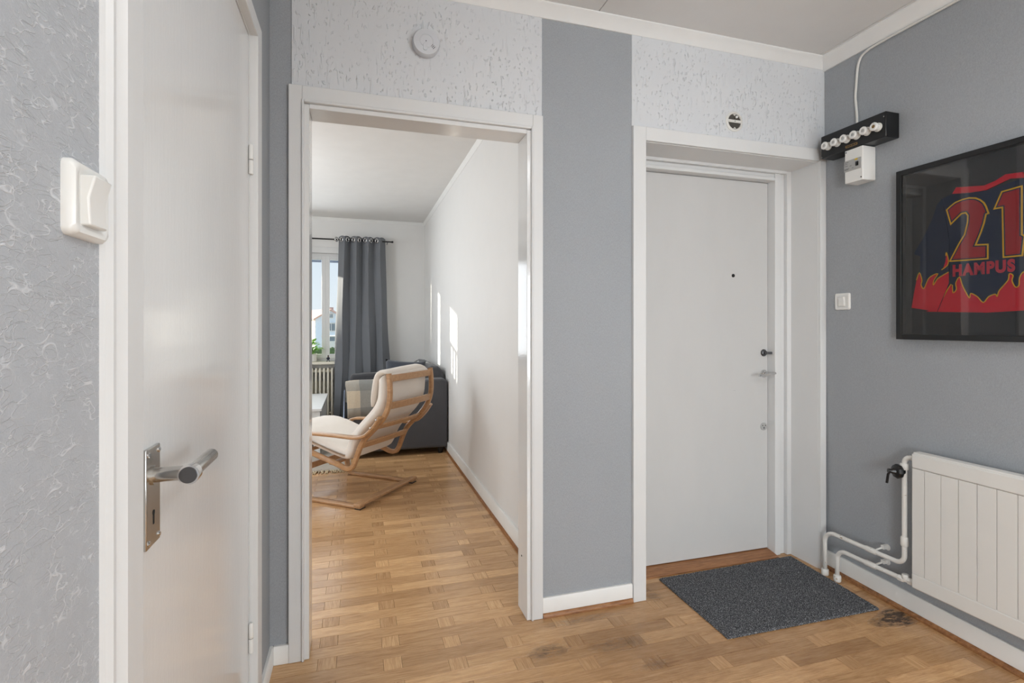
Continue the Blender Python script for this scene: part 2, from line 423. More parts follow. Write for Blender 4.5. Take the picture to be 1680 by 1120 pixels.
# --- ceiling boards and crown
ce = S('ceiling', MB().box(-3.7, 2.7, -3.2, 7.1, H+.008, H+.1), M['ceil'])
g = .0015
for x0, x1 in ((-1.9, .987-g), (.987+g, 2.19), (2.19+2*g, 2.30)):
    MB().box(x0, x1, -3.0, 2.03, H, H+.010).build('ceiling_board', M['ceil'], ce, bevel=.0012)
for x0, x1 in ((-3.6, -1.402), (-1.398, .86)):
    MB().box(x0, x1, 2.14, YF+.01, H, H+.010).build('ceiling_board', M['ceil'], ce, bevel=.0012)
prof = [(0, -.047), (.006, -.047), (.012, -.040), (.030, -.016), (.040, -.010), (.046, -.004), (.046, 0), (0, 0)]
c1 = MB()
c1.prism([(a, b) for a, b in prof], lambda u, v, w_: (w_, YW-u, H+v), XL, XR)
S('trim_1', c1, M['crown'], smooth=30)
c2 = MB(); c2.prism(prof, lambda u, v, w_: (XR-u*1.25, w_, H+v*1.15), -1.9, YW); S('trim_2', c2, M['crown'], smooth=30)
c3 = MB(); c3.prism(prof, lambda u, v, w_: (XL+u, w_, H+v), -.88, YW); S('trim_3', c3, M['crown'], smooth=30)
c4 = MB(); c4.prism([(a*.5, b*.7) for a, b in prof], lambda u, v, w_: (w_, YF-u, H+v), -3.5, LX); S('trim_4', c4, M['crown'], smooth=30)
c5 = MB(); c5.prism([(a*.5, b*.7) for a, b in prof], lambda u, v, w_: (LX-u, w_, H+v), 2.13, YF); S('trim_5', c5, M['crown'], smooth=30)

# --- front wall with two openings; hall skin grey, living room skin white
A0, A1, AH = -.172, .692, 2.032      # rough opening of doorway
B0, B1, BH = 1.232, 2.230, 2.050     # entrance opening
m = MB()
m.cur = 0
for x0, x1, z0 in ((XL-.15, A0, 0), (A1, B0, 0), (B1, XR+.1, 0)):
    m.box(x0, x1, YW, YW+.05, z0, H+.01)
m.box(A0, A1, YW, YW+.05, AH, H+.01); m.box(B0, B1, YW, YW+.05, BH, H+.01)
m.cur = 1
m.box(-3.6, A0, YW+.05, YW+.11, 0, H+.01); m.box(A1, B0, YW+.05, YW+.11, 0, H+.01); m.box(A0, A1, YW+.05, YW+.11, AH, H+.01)
m.box(-3.6, XL-.15, YW-.02, YW+.05, 0, H+.01)
m.box(LX+.02, B0, YW+.11, YW+.30, 0, H+.01); m.box(B1, XR+.1, YW+.05, YW+.30, 0, H+.01); m.box(B0, B1, YW+.05, YW+.30, BH, H+.01)
m.box(B0-.1, B1+.1, YW+.30, YW+.34, -.05, H+.01)
wf = S('wall_front', m, [M['grey'], M['lrwall']])
for x0, x1, z0 in ((-.226, .744, 2.092), (1.168, XR, 2.108)):
    MB().box(x0, x1, YW-.004, YW+.001, z0, H-.04).build('plaster_panel', M['plaster'], wf)
# --- other hall walls
m = MB()
m.box(XL-.15, XL, -2.0, .78, 0, H+.01)
D0, D1, DH = .835, 1.675, 2.085
wl = MB(); wl.box(XL-.15, XL, -.9, D0, 0, H+.01); wl.cur = 1; wl.box(XL-.15, XL, D1, YW, 0, H+.01); wl.cur = 2
wl.box(XL-.15, XL, D0, D1, DH, H+.01); wl.cur = 1; wl.box(XL-.15, XL-.09, D0, D1, -.01, DH)
S('wall_left', wl, [M['strand'], M['grey'], M['plaster']])
# old plaster wall, a little out of true towards the floor
def wx(y, z): return XR+max(0, 1-z/1.15)**1.3*(.018-.066*min(1, max(0, (YW-y)/.92)))
wr = MB(); ys_ = [YW+.05, YW, 1.8, 1.6, 1.4, 1.2, 1.1, -3.1]; zs_ = [-.01, .1, .25, .45, .7, .95, 1.15, H+.01]
for xo_ in (0, 1):
    wr.v += [((wx(y, z) if not xo_ else XR+.15), y, z) for y in ys_ for z in zs_]
nz_ = len(zs_); k_ = len(ys_)*nz_; QQ = []
for i in range(len(ys_)-1):
    for j in range(nz_-1):
        a = nz_*i+j; QQ += [(a, a+1, a+nz_+1, a+nz_), (k_+a, k_+a+nz_, k_+a+nz_+1, k_+a+1)]
    a = nz_*i; b = a+nz_-1; QQ += [(a, a+nz_, k_+a+nz_, k_+a), (b, k_+b, k_+b+nz_, b+nz_)]
for a in (0, k_-nz_):
    for j in range(nz_-1): QQ.append((a+j, k_+a+j, k_+a+j+1, a+j+1))
for q in QQ: wr.f.append(list(q)); wr.m.append(0)
S('wall_right', wr, M['grey'], smooth=30)
S('wall_back', MB().box(-2.0, XR+.12, -3.15, -3.0, -.01, H+.01), M['lrwall'])
S('wall_rear_left', MB().box(-2.0, -1.88, -3.0, -.9, -.01, H+.01), M['lrwall'])
S('wall_rear_end', MB().box(-1.9, XL-.15, -.9, -.78, -.01, H+.01), M['lrwall'])
# --- living room walls
S('wall_living_right', MB().box(LX, LX+.12, YW+.11, 7.05, -.01, H+.01), M['lrwall'])
W0, W1, WZ0, WZ1 = -1.0, .22, .79, 2.12
V0, V1, VZ0, VZ1 = -2.13, -1.32, .79, 2.12
m = MB()
m.box(-3.6, V0, YF, YF+.30, -.01, H+.01); m.box(V1, W0, YF, YF+.30, -.01, H+.01); m.box(W1, LX, YF, YF+.30, -.01, H+.01)
for a, b in ((V0, V1), (W0, W1)): m.box(a, b, YF, YF+.30, -.01, WZ0); m.box(a, b, YF, YF+.30, WZ1, H+.01)
S('wall_far', m, M['lrwall'])
S('wall_living_left', MB().box(-3.62, -3.5, YW, YF+.3, -.01, H+.01), M['lrwall'])

# --- windows
def window(name, x0, x1, stiles, sill):
    o = S(name, MB().box(x0, x1, YF+.055, YF+.06, WZ0+.06, WZ1-.06), M['wglass'])
    fr = MB(); y0, y1 = YF+.03, YF+.10
    fr.box(x0, x1, y0, y1, WZ0, WZ0+.035); fr.box(x0, x1, y0, y1, WZ1-.035, WZ1); fr.box(x0, x0+.035, y0, y1, WZ0, WZ1); fr.box(x1-.035, x1, y0, y1, WZ0, WZ1)
    fr.build('window_frame', M['trim'], o, bevel=.003)
    for a, b in stiles:
        s_ = MB(); s_.box(a, a+.045, y0-.012, y1-.02, WZ0+.03, WZ1-.03); s_.box(b-.045, b, y0-.012, y1-.02, WZ0+.03, WZ1-.03)
        s_.box(a+.045, b-.045, y0-.012, y1-.02, WZ0+.03, WZ0+.085); s_.box(a+.045, b-.045, y0-.012, y1-.02, WZ1-.075, WZ1-.03)
        s_.build('window_sash', M['trim'], o, bevel=.003)
        r = MB(); r.tube([(a+.05, YF+.005, WZ1-.10), (b-.05, YF+.005, WZ1-.10)], .014); r.build('rolled_blind', M['bluefab'], o, smooth=40)
    if sill:
        MB().box(x0-.05, x1+.05, YF-.13, YF+.03, WZ0-.032, WZ0).build('window_sill', M['radc'], o, bevel=.006)
    cs = MB(); cs.box(x0-.06, x1+.06, YF-.012, YF+.001, WZ1, WZ1+.075); cs.box(x0-.06, x0, YF-.012, YF+.001, WZ0, WZ1); cs.box(x1, x1+.06, YF-.012, YF+.001, WZ0, WZ1)
    cs.build('window_casing', M['trim'], o, bevel=.003)
    return o
window('window_1', W0, W1, [(W0+.02, -.366), (-.366, W1-.02)], True)
window('window_2', V0, V1, [(V0+.02, V1-.02)], False)

# --- baseboards with small oak quarter strips beneath
def base(name, a, b, hgt, strip=True, wood_h=.022):
    (x0, y0), (x1, y1) = a, b
    t_ = Vector((x1-x0, y1-y0, 0)); L_ = t_.length; t_.normalize(); nrm = Vector((-t_.y, t_.x, 0))
    f = lambda u, v, w_: tuple(Vector((x0, y0, 0))+t_*w_+nrm*u+Vector((0, 0, v)))
    p0 = wood_h-.002 if strip else 0
    m = MB(); m.prism([(0, p0), (.014, p0), (.014, hgt-.006), (.010, hgt), (0, hgt)], f, 0, L_)
    o = S(name, m, M['base'], bevel=.001)
    if strip:
        q = MB(); q.prism([(0, 0), (.022, 0), (.022, .006), (.019, .014), (.012, .020), (0, wood_h)], f, 0, L_)
        q.build('oak_quarter_strip', M['oakstrip'], o, smooth=35)
    return o
base('baseboard_front', (B0-.065, YW), (A1+.053, YW), .082)
base('baseboard_front_left', (-.235, YW), (XL+.014, YW), .066, False)
base('baseboard_left', (XL, YW), (XL, D1+.102), .066, False)
base('baseboard_right', (wx(1.1, .05), 1.1), (wx(YW, .05), YW-.001), .090)
base('baseboard_right_rear', (wx(1.1, .05), -2.9), (wx(1.1, .05), 1.1), .090)
base('baseboard_living_right', (LX, YW+.112), (LX, YF), .105)
base('baseboard_far', (LX, YF), (-3.5, YF), .10)

# --- doorway casing (opening to the living room)
dw = MB()
yo = YW-.016
# outer flat casing
dw.box(-.236, -.190, yo, YW, .0, 2.098); dw.box(.700, .745, yo, YW, .0, 2.098); dw.box(-.190, .700, yo, YW, 2.045, 2.098)
S5 = S('trim_6', dw, M['trim'], bevel=.002)
bd = MB(); bd.box(-.192, -.183, yo-.007, YW, 0, 2.047); bd.box(.693, .702, yo-.007, YW, 0, 2.047); bd.box(-.183, .693, yo-.007, YW, 2.036, 2.047)
bd.build('casing_bead', M['trim'], S5, bevel=.003)
jm = MB(); jm.box(-.186, -.166, YW-.010, YW+.112, 0, 2.034); jm.box(.676, .696, YW-.010, YW+.112, 0, 2.034); jm.box(-.166, .676, YW-.010, YW+.112, 2.018, 2.036)
jm.build('door_jamb', M['gloss'], S5, bevel=.002)
bk = MB(); bk.box(-.24, -.176, YW+.108, YW+.122, 0, 2.10); bk.box(.686, .75, YW+.108, YW+.122, 0, 2.10); bk.box(-.176, .686, YW+.108, YW+.122, 2.03, 2.10)
bk.build('rear_casing', M['trim'], S5, bevel=.002)
MB().lathe([(.004, 0), (.004, .0006)], (.675, YW+.06, .24), (-1, 0, 0), n=10).build('screw_hole', M['dark'], S5)
# --- left door (door_1)
lf = MB().box(XL-.045, XL-.004, .857, 1.662, .012, 2.075)
d1 = S('door_1', lf, M['gloss'], bevel=.002)
cs = MB()
# near casing: stepped moulding
pr = [(0, .742), (.006, .744), (.012, .750), (.012, .757), (.009, .760), (.013, .766), (.019, .772), (.019, .822), (.014, .828), (0, .830)]
cs.prism([(u, v) for u, v in pr], lambda u, v, w_: (XL+u, v, w_), 0, 2.15)
cs.build('door_casing', M['trim'], d1, smooth=25)
far = MB(); far.box(XL, XL+.014, 1.690, 1.776, 0, 2.15); far.prism([(1.674, 0), (1.674, 2.082), (1.690, 2.098), (1.690, 0)], lambda u, v, w_: (w_, u, v), XL-.02, XL+.020); far.build('door_casing', M['trim'], d1, bevel=.002)
tp = MB(); tp.box(XL, XL+.014, .830, 1.690, 2.100, 2.15); tp.box(XL-.02, XL+.020, .835, 1.690, 2.082, 2.100); tp.build('door_casing', M['trim'], d1, bevel=.002)
fr = MB(); fr.box(XL-.09, XL-.016, .826, .853, 0, 2.09); fr.box(XL-.09, XL-.002, 1.666, 1.680, 0, 2.09); fr.box(XL-.09, XL-.002, .853, 1.666, 2.078, 2.09); fr.box(XL-.085, XL-.07, .84, 1.67, 0, 2.08); fr.box(XL-.085, XL-.002, .853, 1.666, 0, .010)
fr.build('door_frame', M['trim'], d1)
for z in (1.709, .30):
    h_ = MB(); h_.lathe([(.005, 0), (.0068, .002), (.0068, .040), (.006, .0415)], (XL+.002, 1.666, z-.042), n=14); h_.lathe([(.006, 0), (.0068, .0015), (.0068, .040), (.004, .044)], (XL+.002, 1.666, z+.002), n=14)
    h_.build('hinge', M['plastic'], d1, smooth=40)
pl = MB().box(XL-.005, XL+.001, .886, .942, .884, 1.035); hp = pl.build('handle_plate', M['steel'], d1, bevel=.0015)
for y in (.893, .935):
    for z in (.893, 1.026):
        sc_ = MB(); sc_.lathe([(.0042, 0), (.0042, .0014), (.003, .0024)], (XL+.001, y, z), (1, 0, 0), n=14); sc_.box(XL+.003, XL+.0036, y-.003, y+.003, z-.0006, z+.0006); sc_.build('screw', M['chrome'], hp, smooth=40)
kh = MB(); kh.lathe([(.0038, 0), (.0038, .0006)], (XL+.001, .914, .934), (1, 0, 0), n=16); kh.box(XL+.001, XL+.0016, .9120, .9160, .916, .934); kh.build('keyhole', M['dark'], hp)
lv = MB(); lv.tube([(XL, .914, .991), (XL+.052, .914, .991)], .0112, 24); lv.lathe([(.015, 0), (.015, .003)], (XL+.001, .914, .991), (1, 0, 0))
lv.lathe([(.0095, 0), (.0112, .001), (.0112, .126), (.0105, .1275), (.009, .128)], (XL+.052, .902, .991), (0, 1, 0), n=28)
lh = lv.build('lever_handle', M['steel'], d1, smooth=40)
cp = MB(); cp.lathe([(.0150, 0), (.0155, .002), (.0155, .016), (.0135, .018)], (XL+.052, .898, .991), (0, 1, 0), n=28); cp.build('handle_collar', M['chrome'], lh, smooth=40)
cp = MB(); cp.lathe([(.0125, 0), (.0128, .002)], (XL+.052, .8965, .991), (0, 1, 0), n=28); cp.build('end_cap', M['dsteel'], lh, smooth=40)

# --- entrance door (door_2)
YD = 2.245
d2 = S('door_2', MB().box(1.262, 2.128, YD, YD+.045, .024, 1.992), M['entry'], bevel=.002)
f_ = MB()
f_.box(2.130, 2.166, YD-.050, YD+.06, 0, 2.050); f_.box(2.166, 2.200, YD-.040, YD+.06, 0, 2.050); f_.box(2.200, 2.231, YD-.060, YD+.06, 0, 2.050)
f_.box(1.232, 1.262, YD-.060, YD+.06, 0, 2.050); f_.box(1.262, 2.130, YD-.050, YD+.06, 1.994, 2.012); f_.box(1.262, 2.166, YD-.042, YD+.06, 2.012, 2.032); f_.box(1.262, 2.2, YD-.060, YD+.06, 2.032, 2.050)
f_.build('door_frame', M['trim'], d2, bevel=.003)
c_ = MB(); c_.box(1.170, 1.234, YW-.016, YW+.004, 0, 2.108); c_.box(2.227, 2.264, YW-.016, YW+.004, 0, 2.108); c_.box(1.234, 2.227, YW-.016, YW+.004, 2.048, 2.108)
c_.build('door_casing', M['trim'], d2, bevel=.002)
r_ = MB(); r_.box(1.226, 1.236, YW, YD, 0, 2.05); r_.box(2.226, 2.236, YW, YD, 0, 2.05); r_.box(1.226, 2.236, YW, YD, 2.046, 2.054); r_.build('door_reveal', M['trim'], d2)
th = MB(); th.prism([(YD-.075, -.004), (YD-.075, .004), (YD-.055, .010), (YD-.012, .018), (YD+.04, .022), (YD+.04, -.004)], lambda u, v, w_: (w_, u, v), 1.238, 2.130)
th.build('threshold', M['thresh'], d2, smooth=20)
# fittings
e = MB(); e.lathe([(.019, 0), (.019, .004), (.015, .009), (.010, .011)], (2.100, YD, 1.077), (0, -1, 0), n=28); e.box(2.097, 2.145, YD-.030, YD-.016, 1.071, 1.083); e.tube([(2.100, YD-.008, 1.077), (2.100, YD-.026, 1.077)], .008); e.build('thumb_turn', M['dsteel'], d2, bevel=.0015)
e = MB(); e.lathe([(.021, 0), (.021, .005), (.018, .010), (.010, .012)], (2.100, YD, .965), (0, -1, 0), n=28); e.tube([(2.100, YD-.008, .965), (2.100, YD-.045, .965)], .009)
e.tube([(2.135, YD-.045, .970), (2.100, YD-.050, .967), (2.060, YD-.055, .962), (2.018, YD-.056, .962)], .0075, 14); e.build('lever_handle', M['chrome'], d2, smooth=40)
e = MB(); e.lathe([(.021, 0), (.021, .003), (.019, .004)], (2.100, YD, .680), (0, -1, 0), n=28); lk = e.build('lock_cylinder', M['lgrey'], d2, smooth=40)
e = MB()
for dx in (-.009, .009): e.lathe([(.0028, 0), (.0028, .001)], (2.1+dx, YD-.004, .686), (0, -1, 0), n=10)
e.prism([(-.003, 0), (.003, 0), (.001, -.012), (-.001, -.012)], lambda u, v, w_: (2.1+u, w_, .678+v), YD-.005, YD-.004)
e.build('key_slot', M['dark'], lk)
e = MB(); e.lathe([(.009, 0), (.009, .003), (.006, .004)], (1.903, YD, 1.487), (0, -1, 0), n=18); e.build('peephole', M['dark'], d2, smooth=40)
e = MB(); e.prism([(0, 0), (.012, .001), (.022, -.001), (.012, -.0005)], lambda u, v, w_: (1.90+u, w_, .88+v), YD-.0006, YD+.001); e.build('scratch_mark', M['lgrey'], d2)

# ============================================================ HALL THINGS
def plate(u0, u1, v0, v1, r, n=6):
    pts = []
    for cx, cy, a0 in ((u1-r, v1-r, 0), (u0+r, v1-r, 90), (u0+r, v0+r, 180), (u1-r, v0+r, 270)):
        for i in range(n+1):
            a = math.radians(a0+90*i/n); pts.append((cx+r*math.cos(a), cy+r*math.sin(a)))
    return pts
def switch(name, wallx, sgn, yc, zc, half, label, depth=.010, rock=.026):
    root = empty(name, (wallx, yc, zc), label, 'light switch')
    f = lambda u, v, w_: (wallx+sgn*w_, yc+u, zc+v)
    m = MB(); h = half
    loops = [(h, .0), (h, depth*.55), (h-.004, depth), (h-.010, depth), (h-.014, depth*.7)]
    vs = []; fs = []; n = 0
    for i, (hh, d_) in enumerate(loops):
        pl_ = plate(-hh, hh, -hh, hh, max(hh*.22, .003)); n = len(pl_); vs += [f(u, v, d_) for u, v in pl_]
    for i in range(len(loops)-1): fs += [(i*n+j, i*n+(j+1) % n, (i+1)*n+(j+1) % n, (i+1)*n+j) for j in range(n)]
    fs += [list(range(n)), list(range(4*n, 5*n))]
    m.add(vs, fs); m.build('switch_plate', M['plastic'], root, smooth=50)
    k = MB(); a = rock*.72; b_ = rock
    # tilted rocker: proud at the top, sunk at the bottom
    k.prism([(-b_, .002), (b_, .002), (b_, depth+.011), (b_*.1, depth+.0045), (-b_, depth+.006)], lambda u, v, w_: f(w_, u, v), -a, a)
    k.build('rocker', M['plastic'], root, bevel=.002)
    return root
switch('light_switch', XL, 1, .6985, 1.360, .0415, 'white rocker light switch on the grey wallpaper left of the near door', .012, .028)
switch('light_switch', XR, -1, 1.912, 1.340, .0405, 'small white light switch on the grey wall right of the entrance door', .009, .022)

# smoke alarm
ra = empty('smoke_alarm', (.258, YW-.004, 2.318), 'round white smoke alarm above the open doorway', 'smoke alarm')
m = MB(); m.lathe([(.050, 0), (.050, .010)], (.258, YW-.004, 2.318), (0, -1, 0), n=40); m.build('mounting_base', M['alarm'], ra, smooth=40)
m = MB(); m.lathe([(.047, .010), (.0525, .013), (.0525, .026), (.049, .033), (.026, .036), (.025, .0352), (.024, .0362), (.0, .037)], (.258, YW-.004, 2.318), (0, -1, 0), n=44); m.build('cover', M['alarm'], ra, smooth=35)
m = MB(); m.prism(plate(-.008, .008, -.014, .014, .0079, 8), lambda u, v, w_: (.253+u, w_, 2.296+v), YW-.0415, YW-.036); m.build('test_button', M['alarm'], ra, bevel=.001)
m = MB(); m.lathe([(.0018, 0), (.0018, .001)], (.256, YW-.0408, 2.318), (0, -1, 0), n=10); m.build('indicator', M['dark'], ra)
for i in range(3):
    m = MB(); u0 = .2785+i*.0042; v0 = 2.305-i*.004
    m.prism([(-.0048, -.0048), (-.0032, -.0056), (.0048, .0040), (.0034, .0048)], lambda u, v, w_: (u0+u, w_, v0+v), YW-.0400, YW-.034); m.build('sound_slot', M['dark'], ra)

# open junction box above the entrance
rj = empty('ceiling_junction_box', (1.714, YW-.004, 2.190), 'open round junction box in the white plaster above the entrance door', 'junction box')
m = MB(); m.lathe([(.048, 0), (.048, .003), (.042, .006), (.037, .006), (.036, .001), (.0, .001)], (1.714, YW-.004, 2.190), (0, -1, 0), n=36); m.cur = 0
m.build('rim', M['plastic2'], rj, smooth=35)
m = MB(); m.lathe([(.0355, 0), (.0355, .0015)], (1.714, YW-.0045, 2.190), (0, -1, 0), n=36); m.build('recess', M['recess'], rj)
m = MB(); m.box(1.678, 1.750, YW-.011, YW-.006, 2.184, 2.197); m.build('cross_strip', M['plastic2'], rj, bevel=.001)
m = MB(); m.tube([(1.722, YW-.006, 2.211), (1.717, YW-.020, 2.207)], .0055); m.build('wire_stub', M['plastic2'], rj, smooth=40)
m = MB(); m.lathe([(.0022, 0), (.0022, .001)], (1.714, YW-.011, 2.1905), (0, -1, 0), n=8); m.build('screw_hole', M['dark'], rj)
for s_ in (-1, 1):
    m = MB(); m.prism([(-.008, .034*s_), (.008, .034*s_), (0, .026*s_)], lambda u, v, w_: (1.714+u, w_, 2.190+v), YW-.0095, YW-.005); m.build('fixing_tab', M['plastic2'], rj)

# fuse box
XF = 2.185
fb = empty('fuse_box', (XR, 1.80, 2.09), 'long black fuse box with six white screw-in fuses on the grey wall', 'fuse box')
m = MB(); m.box(XF, XR, 1.642, 1.965, 2.040, 2.150); m.build('housing', M['black'], fb, bevel=.004)
for i in range(6):
    y = 1.922-i*.0492; z = 2.0905
    m = MB(); m.lathe([(.0190, 0), (.0190, .003), (.0165, .005), (.0150, .005)], (XF, y, z), (-1, 0, 0), n=26); ho = m.build('fuse_holder', M['plastic2'], fb, smooth=35)
    m = MB(); m.lathe([(.0140, .003), (.0140, .016), (.0145, .022), (.0178, .0225), (.0178, .028), (.0150, .031), (.0105, .0315), (.0095, .0290), (.0, .0290)], (XF, y, z), (-1, 0, 0), n=26); fu = m.build('fuse_cap', M['plastic'], ho, smooth=35)
    # window of the fuse sits on the same level as its cap
    m = MB(); m.lathe([(.0072, .0288), (.0072, .0294), (.006, .0300)], (XF, y, z), (-1, 0, 0), n=18); m.build('fuse_window', M['brass'] if i == 5 else M['lgrey'], ho, smooth=35)
m = MB(); m.prism(plate(1.772, 1.832, 2.049, 2.060, .003), lambda u, v, w_: (w_, u, v), XF-.0012, XF+.001)
npl = m.build('name_plate', M['brass'], fb)
m = MB()
for i, u in enumerate((1.781, 1.790, 1.797, 1.806, 1.814, 1.823)): m.prism(plate(u-.003, u+.003, 2.0515, 2.0575, .0025 if i % 2 else .001, 3), lambda a, b, w_: (w_, a, b), XF-.0018, XF-.001)
m.build('embossed_marks', M['black'], npl)
for (y, z) in ((1.651, 2.128), (1.958, 2.046), (1.662, 2.098)):
    m = MB(); m.lathe([(.0022, 0), (.0022, .001)], (XF, y, z), (-1, 0, 0), n=10); m.build('screw', M['steel'], fb)
# breaker box below
bb = empty('breaker_box', (XR, 1.79, 1.96), 'white circuit breaker box hanging under the black fuse box', 'breaker box')
m = MB(); m.box(2.186, XR, 1.748, 1.838, 1.884, 2.0385); m.build('housing', M['plastic'], bb, bevel=.004)
m = MB(); m.box(2.182, 2.188, 1.7545, 1.838, 1.938, 1.988); br = m.build('breaker_module', M['lgrey'], bb, bevel=.001)
m = MB(); m.box(2.1812, 2.183, 1.770, 1.784, 1.980, 1.9865); m.build('yellow_test_tag', M['tagyel'], br)
m = MB(); m.box(2.176, 2.183, 1.768, 1.776, 1.955, 1.966); m.box(2.1805, 2.183, 1.766, 1.779, 1.952, 1.972); m.build('toggle', M['black'], br)
m = MB()
for z, a, b in ((1.980, 1.815, 1.833), (1.973, 1.820, 1.834), (1.964, 1.818, 1.833), (1.950, 1.812, 1.834), (1.946, 1.816, 1.834), (1.960, 1.800, 1.808), (1.948, 1.790, 1.797)): m.box(2.1812, 2.183, a, b, z-.0008, z+.0008)
m.build('printed_lines', M['dsteel'], br)
for y, z in ((1.830, 2.028), (1.756, 1.897)):
    m = MB(); m.lathe([(.003, 0), (.003, .0008)], (2.186, y, z), (-1, 0, 0), n=12); m.build('screw', M['dark'], bb)
# cable
def smoothpath(pts, n=6):
    P = [Vector(p) for p in pts]; out = []
    for i in range(len(P)-1):
        p0, p1, p2, p3 = P[max(i-1, 0)], P[i], P[i+1], P[min(i+2, len(P)-1)]
        for j in range(n):
            t = j/n; out.append(.5*((2*p1)+(-p0+p2)*t+(2*p0-5*p1+4*p2-p3)*t*t+(-p0+3*p1-3*p2+p3)*t**3))
    out.append(P[-1]); return out
m = MB(); m.tube(smoothpath([(XR-.007, 1.834, 2.145), (XR-.007, 1.835, 2.22), (XR-.007, 1.842, 2.30), (XR-.007, 1.838, 2.36), (XR-.007, 1.832, 2.43), (XR-.007, 1.818, 2.474), (XR-.008, 1.785, 2.492), (XR-.008, 1.72, 2.498), (XR-.008, 1.55, 2.499), (XR-.008, .9, 2.499)]), .0055, 10)
tag(m.build('electric_cable', M['plastic2'], None, loc=(XR, 1.83, 2.15), smooth=180), 'thin white cable rising from the black fuse box to the ceiling trim', 'cable')

# --- framed jersey
pf = empty('framed_jersey', (XR, 1.28, 1.52), 'black framed sports jersey numbered 21 behind glass on the grey wall', 'framed jersey')
FY0, FY1, FZ0, FZ1 = .99, 1.630, 1.164, 1.885     # frame extents (runs on past the picture edge)
FY0 = .985
m = MB(); fw = .022; xo = XR-.038
m.box(xo, XR-.002, FY1-fw, FY1, FZ0, FZ1); m.box(xo, XR-.002, FY0, FY0+fw, FZ0, FZ1); m.box(xo, XR-.002, FY0+fw, FY1-fw, FZ0, FZ0+fw); m.box(xo, XR-.002, FY0+fw, FY1-fw, FZ1-fw, FZ1)
m.build('frame', M['blackframe'], pf, bevel=.0015)
MB().box(XR-.010, XR-.004, FY0+fw, FY1-fw, FZ0+fw, FZ1-fw).build('backing_board', M['backing'], pf)
MB().box(xo+.004, xo+.0055, FY0+fw-.003, FY1-fw+.003, FZ0+fw-.003, FZ1-fw+.003).build('picture_glass', M['fglass'], pf)
yc = 1.308
def mir(pts): return pts+[(2*yc-y, z) for y, z in reversed(pts)]
def flat(name, polys, mat, parent, x, th=.0006):
    m = MB()
    for p in polys: m.prism(p, lambda u, v, w_: (w_, u, v), x, x+th)
    return m.build(name, mat, parent, smooth=None)
X0 = XR-.0150
body = [(1.308, 1.722), (1.370, 1.728), (1.423, 1.744), (1.463, 1.731), (1.475, 1.700), (1.450, 1.560), (1.440, 1.43), (1.475, 1.285), (1.523, 1.279), (1.308, 1.271)]
hemL = (1.523, 1.280)
bodyp = mir([(1.308, 1.728), (1.361, 1.735), (1.423, 1.744), (1.463, 1.731), (1.478, 1.700), (1.480, 1.60), (1.470, 1.50), (1.450, 1.42), (1.500, 1.31), (1.523, 1.279)])
jr = flat('jersey_body', [bodyp], M['navy'], pf, X0, .004)
slv = [(1.463, 1.731), (1.480, 1.711), (1.497, 1.659), (1.535, 1.581), (1.566, 1.533), (1.568, 1.521), (1.543, 1.512), (1.546, 1.440), (1.560, 1.380), (1.578, 1.298), (1.479, 1.279), (1.436, 1.39), (1.436, 1.56), (1.452, 1.68)]
flat('sleeve', [slv], M['navy'], pf, X0-.003, .004)
flat('sleeve', [[(2*yc-y, z) for y, z in slv]], M['navy'], pf, X0-.003, .004)
X1 = X0-.0042
flB = [(1.523, 1.280), (1.505, 1.288), (1.479, 1.299), (1.430, 1.386), (1.423, 1.352), (1.411, 1.365), (1.413, 1.390), (1.400, 1.412), (1.392, 1.385), (1.384, 1.364), (1.366, 1.328), (1.362, 1.346), (1.339, 1.331), (1.321, 1.309), (1.304, 1.330), (1.283, 1.338), (1.278, 1.329), (1.272, 1.349), (1.258, 1.368), (1.244, 1.388), (1.241, 1.409), (1.230, 1.402), (1.233, 1.385), (1.228, 1.368), (1.221, 1.359), (1.213, 1.366), (1.211, 1.393), (1.197, 1.413), (1.17, 1.40), (1.15, 1.36), (1.12, 1.34), (1.093, 1.28)]
red1 = flat('flame_panel', [flB+[(1.308, 1.271)]], M['red'], jr, X0-.0008)
flL = [(1.578, 1.298), (1.568, 1.36), (1.558, 1.413), (1.546, 1.444), (1.536, 1.411), (1.539, 1.392), (1.529, 1.375), (1.512, 1.413), (1.495, 1.427), (1.475, 1.432), (1.490, 1.407), (1.492, 1.387), (1.478, 1.410), (1.464, 1.420), (1.436, 1.435), (1.436, 1.39), (1.479, 1.279)]
flat('sleeve_flame', [flL], M['red'], jr, X1)
flat('sleeve_flame', [[(2*yc-y, z) for y, z in flL]], M['red'], jr, X1)
flat('flame_tongue', [[(1.458, 1.447), (1.439, 1.461), (1.436, 1.484), (1.444, 1.512), (1.448, 1.477)]], M['red'], jr, X1)
def ribbon(name, pts, wd, x, mat, parent):
    m = MB(); P = smoothpath([(0, y, z) for y, z in pts], 3) if wd < .004 else [Vector((0, y, z)) for y, z in pts]
    L_, R_ = [], []
    for i, p in enumerate(P):
        t = (P[min(i+1, len(P)-1)]-P[max(i-1, 0)]); t = t.normalized() if t.length > 1e-6 else Vector((0, 1, 0)); n_ = Vector((0, -t.z, t.y))
        L_.append((x, p.y+n_.y*wd/2, p.z+n_.z*wd/2)); R_.append((x, p.y-n_.y*wd/2, p.z-n_.z*wd/2))
    k = len(P); m.add(L_+R_, [(i, i+1, k+i+1, k+i) for i in range(k-1)])
    return m.build(name, mat, parent)
ribbon('flame_piping', flB[1:], .0036, X0-.0014, M['yellow'], red1)
ribbon('sleeve_piping', flL[2:-2], .0034, X1-.0008, M['yellow'], jr)
ribbon('tongue_piping', [(1.462, 1.446), (1.441, 1.461), (1.437, 1.484), (1.444, 1.514), (1.446, 1.500)], .0034, X1-.0008, M['yellow'], jr)
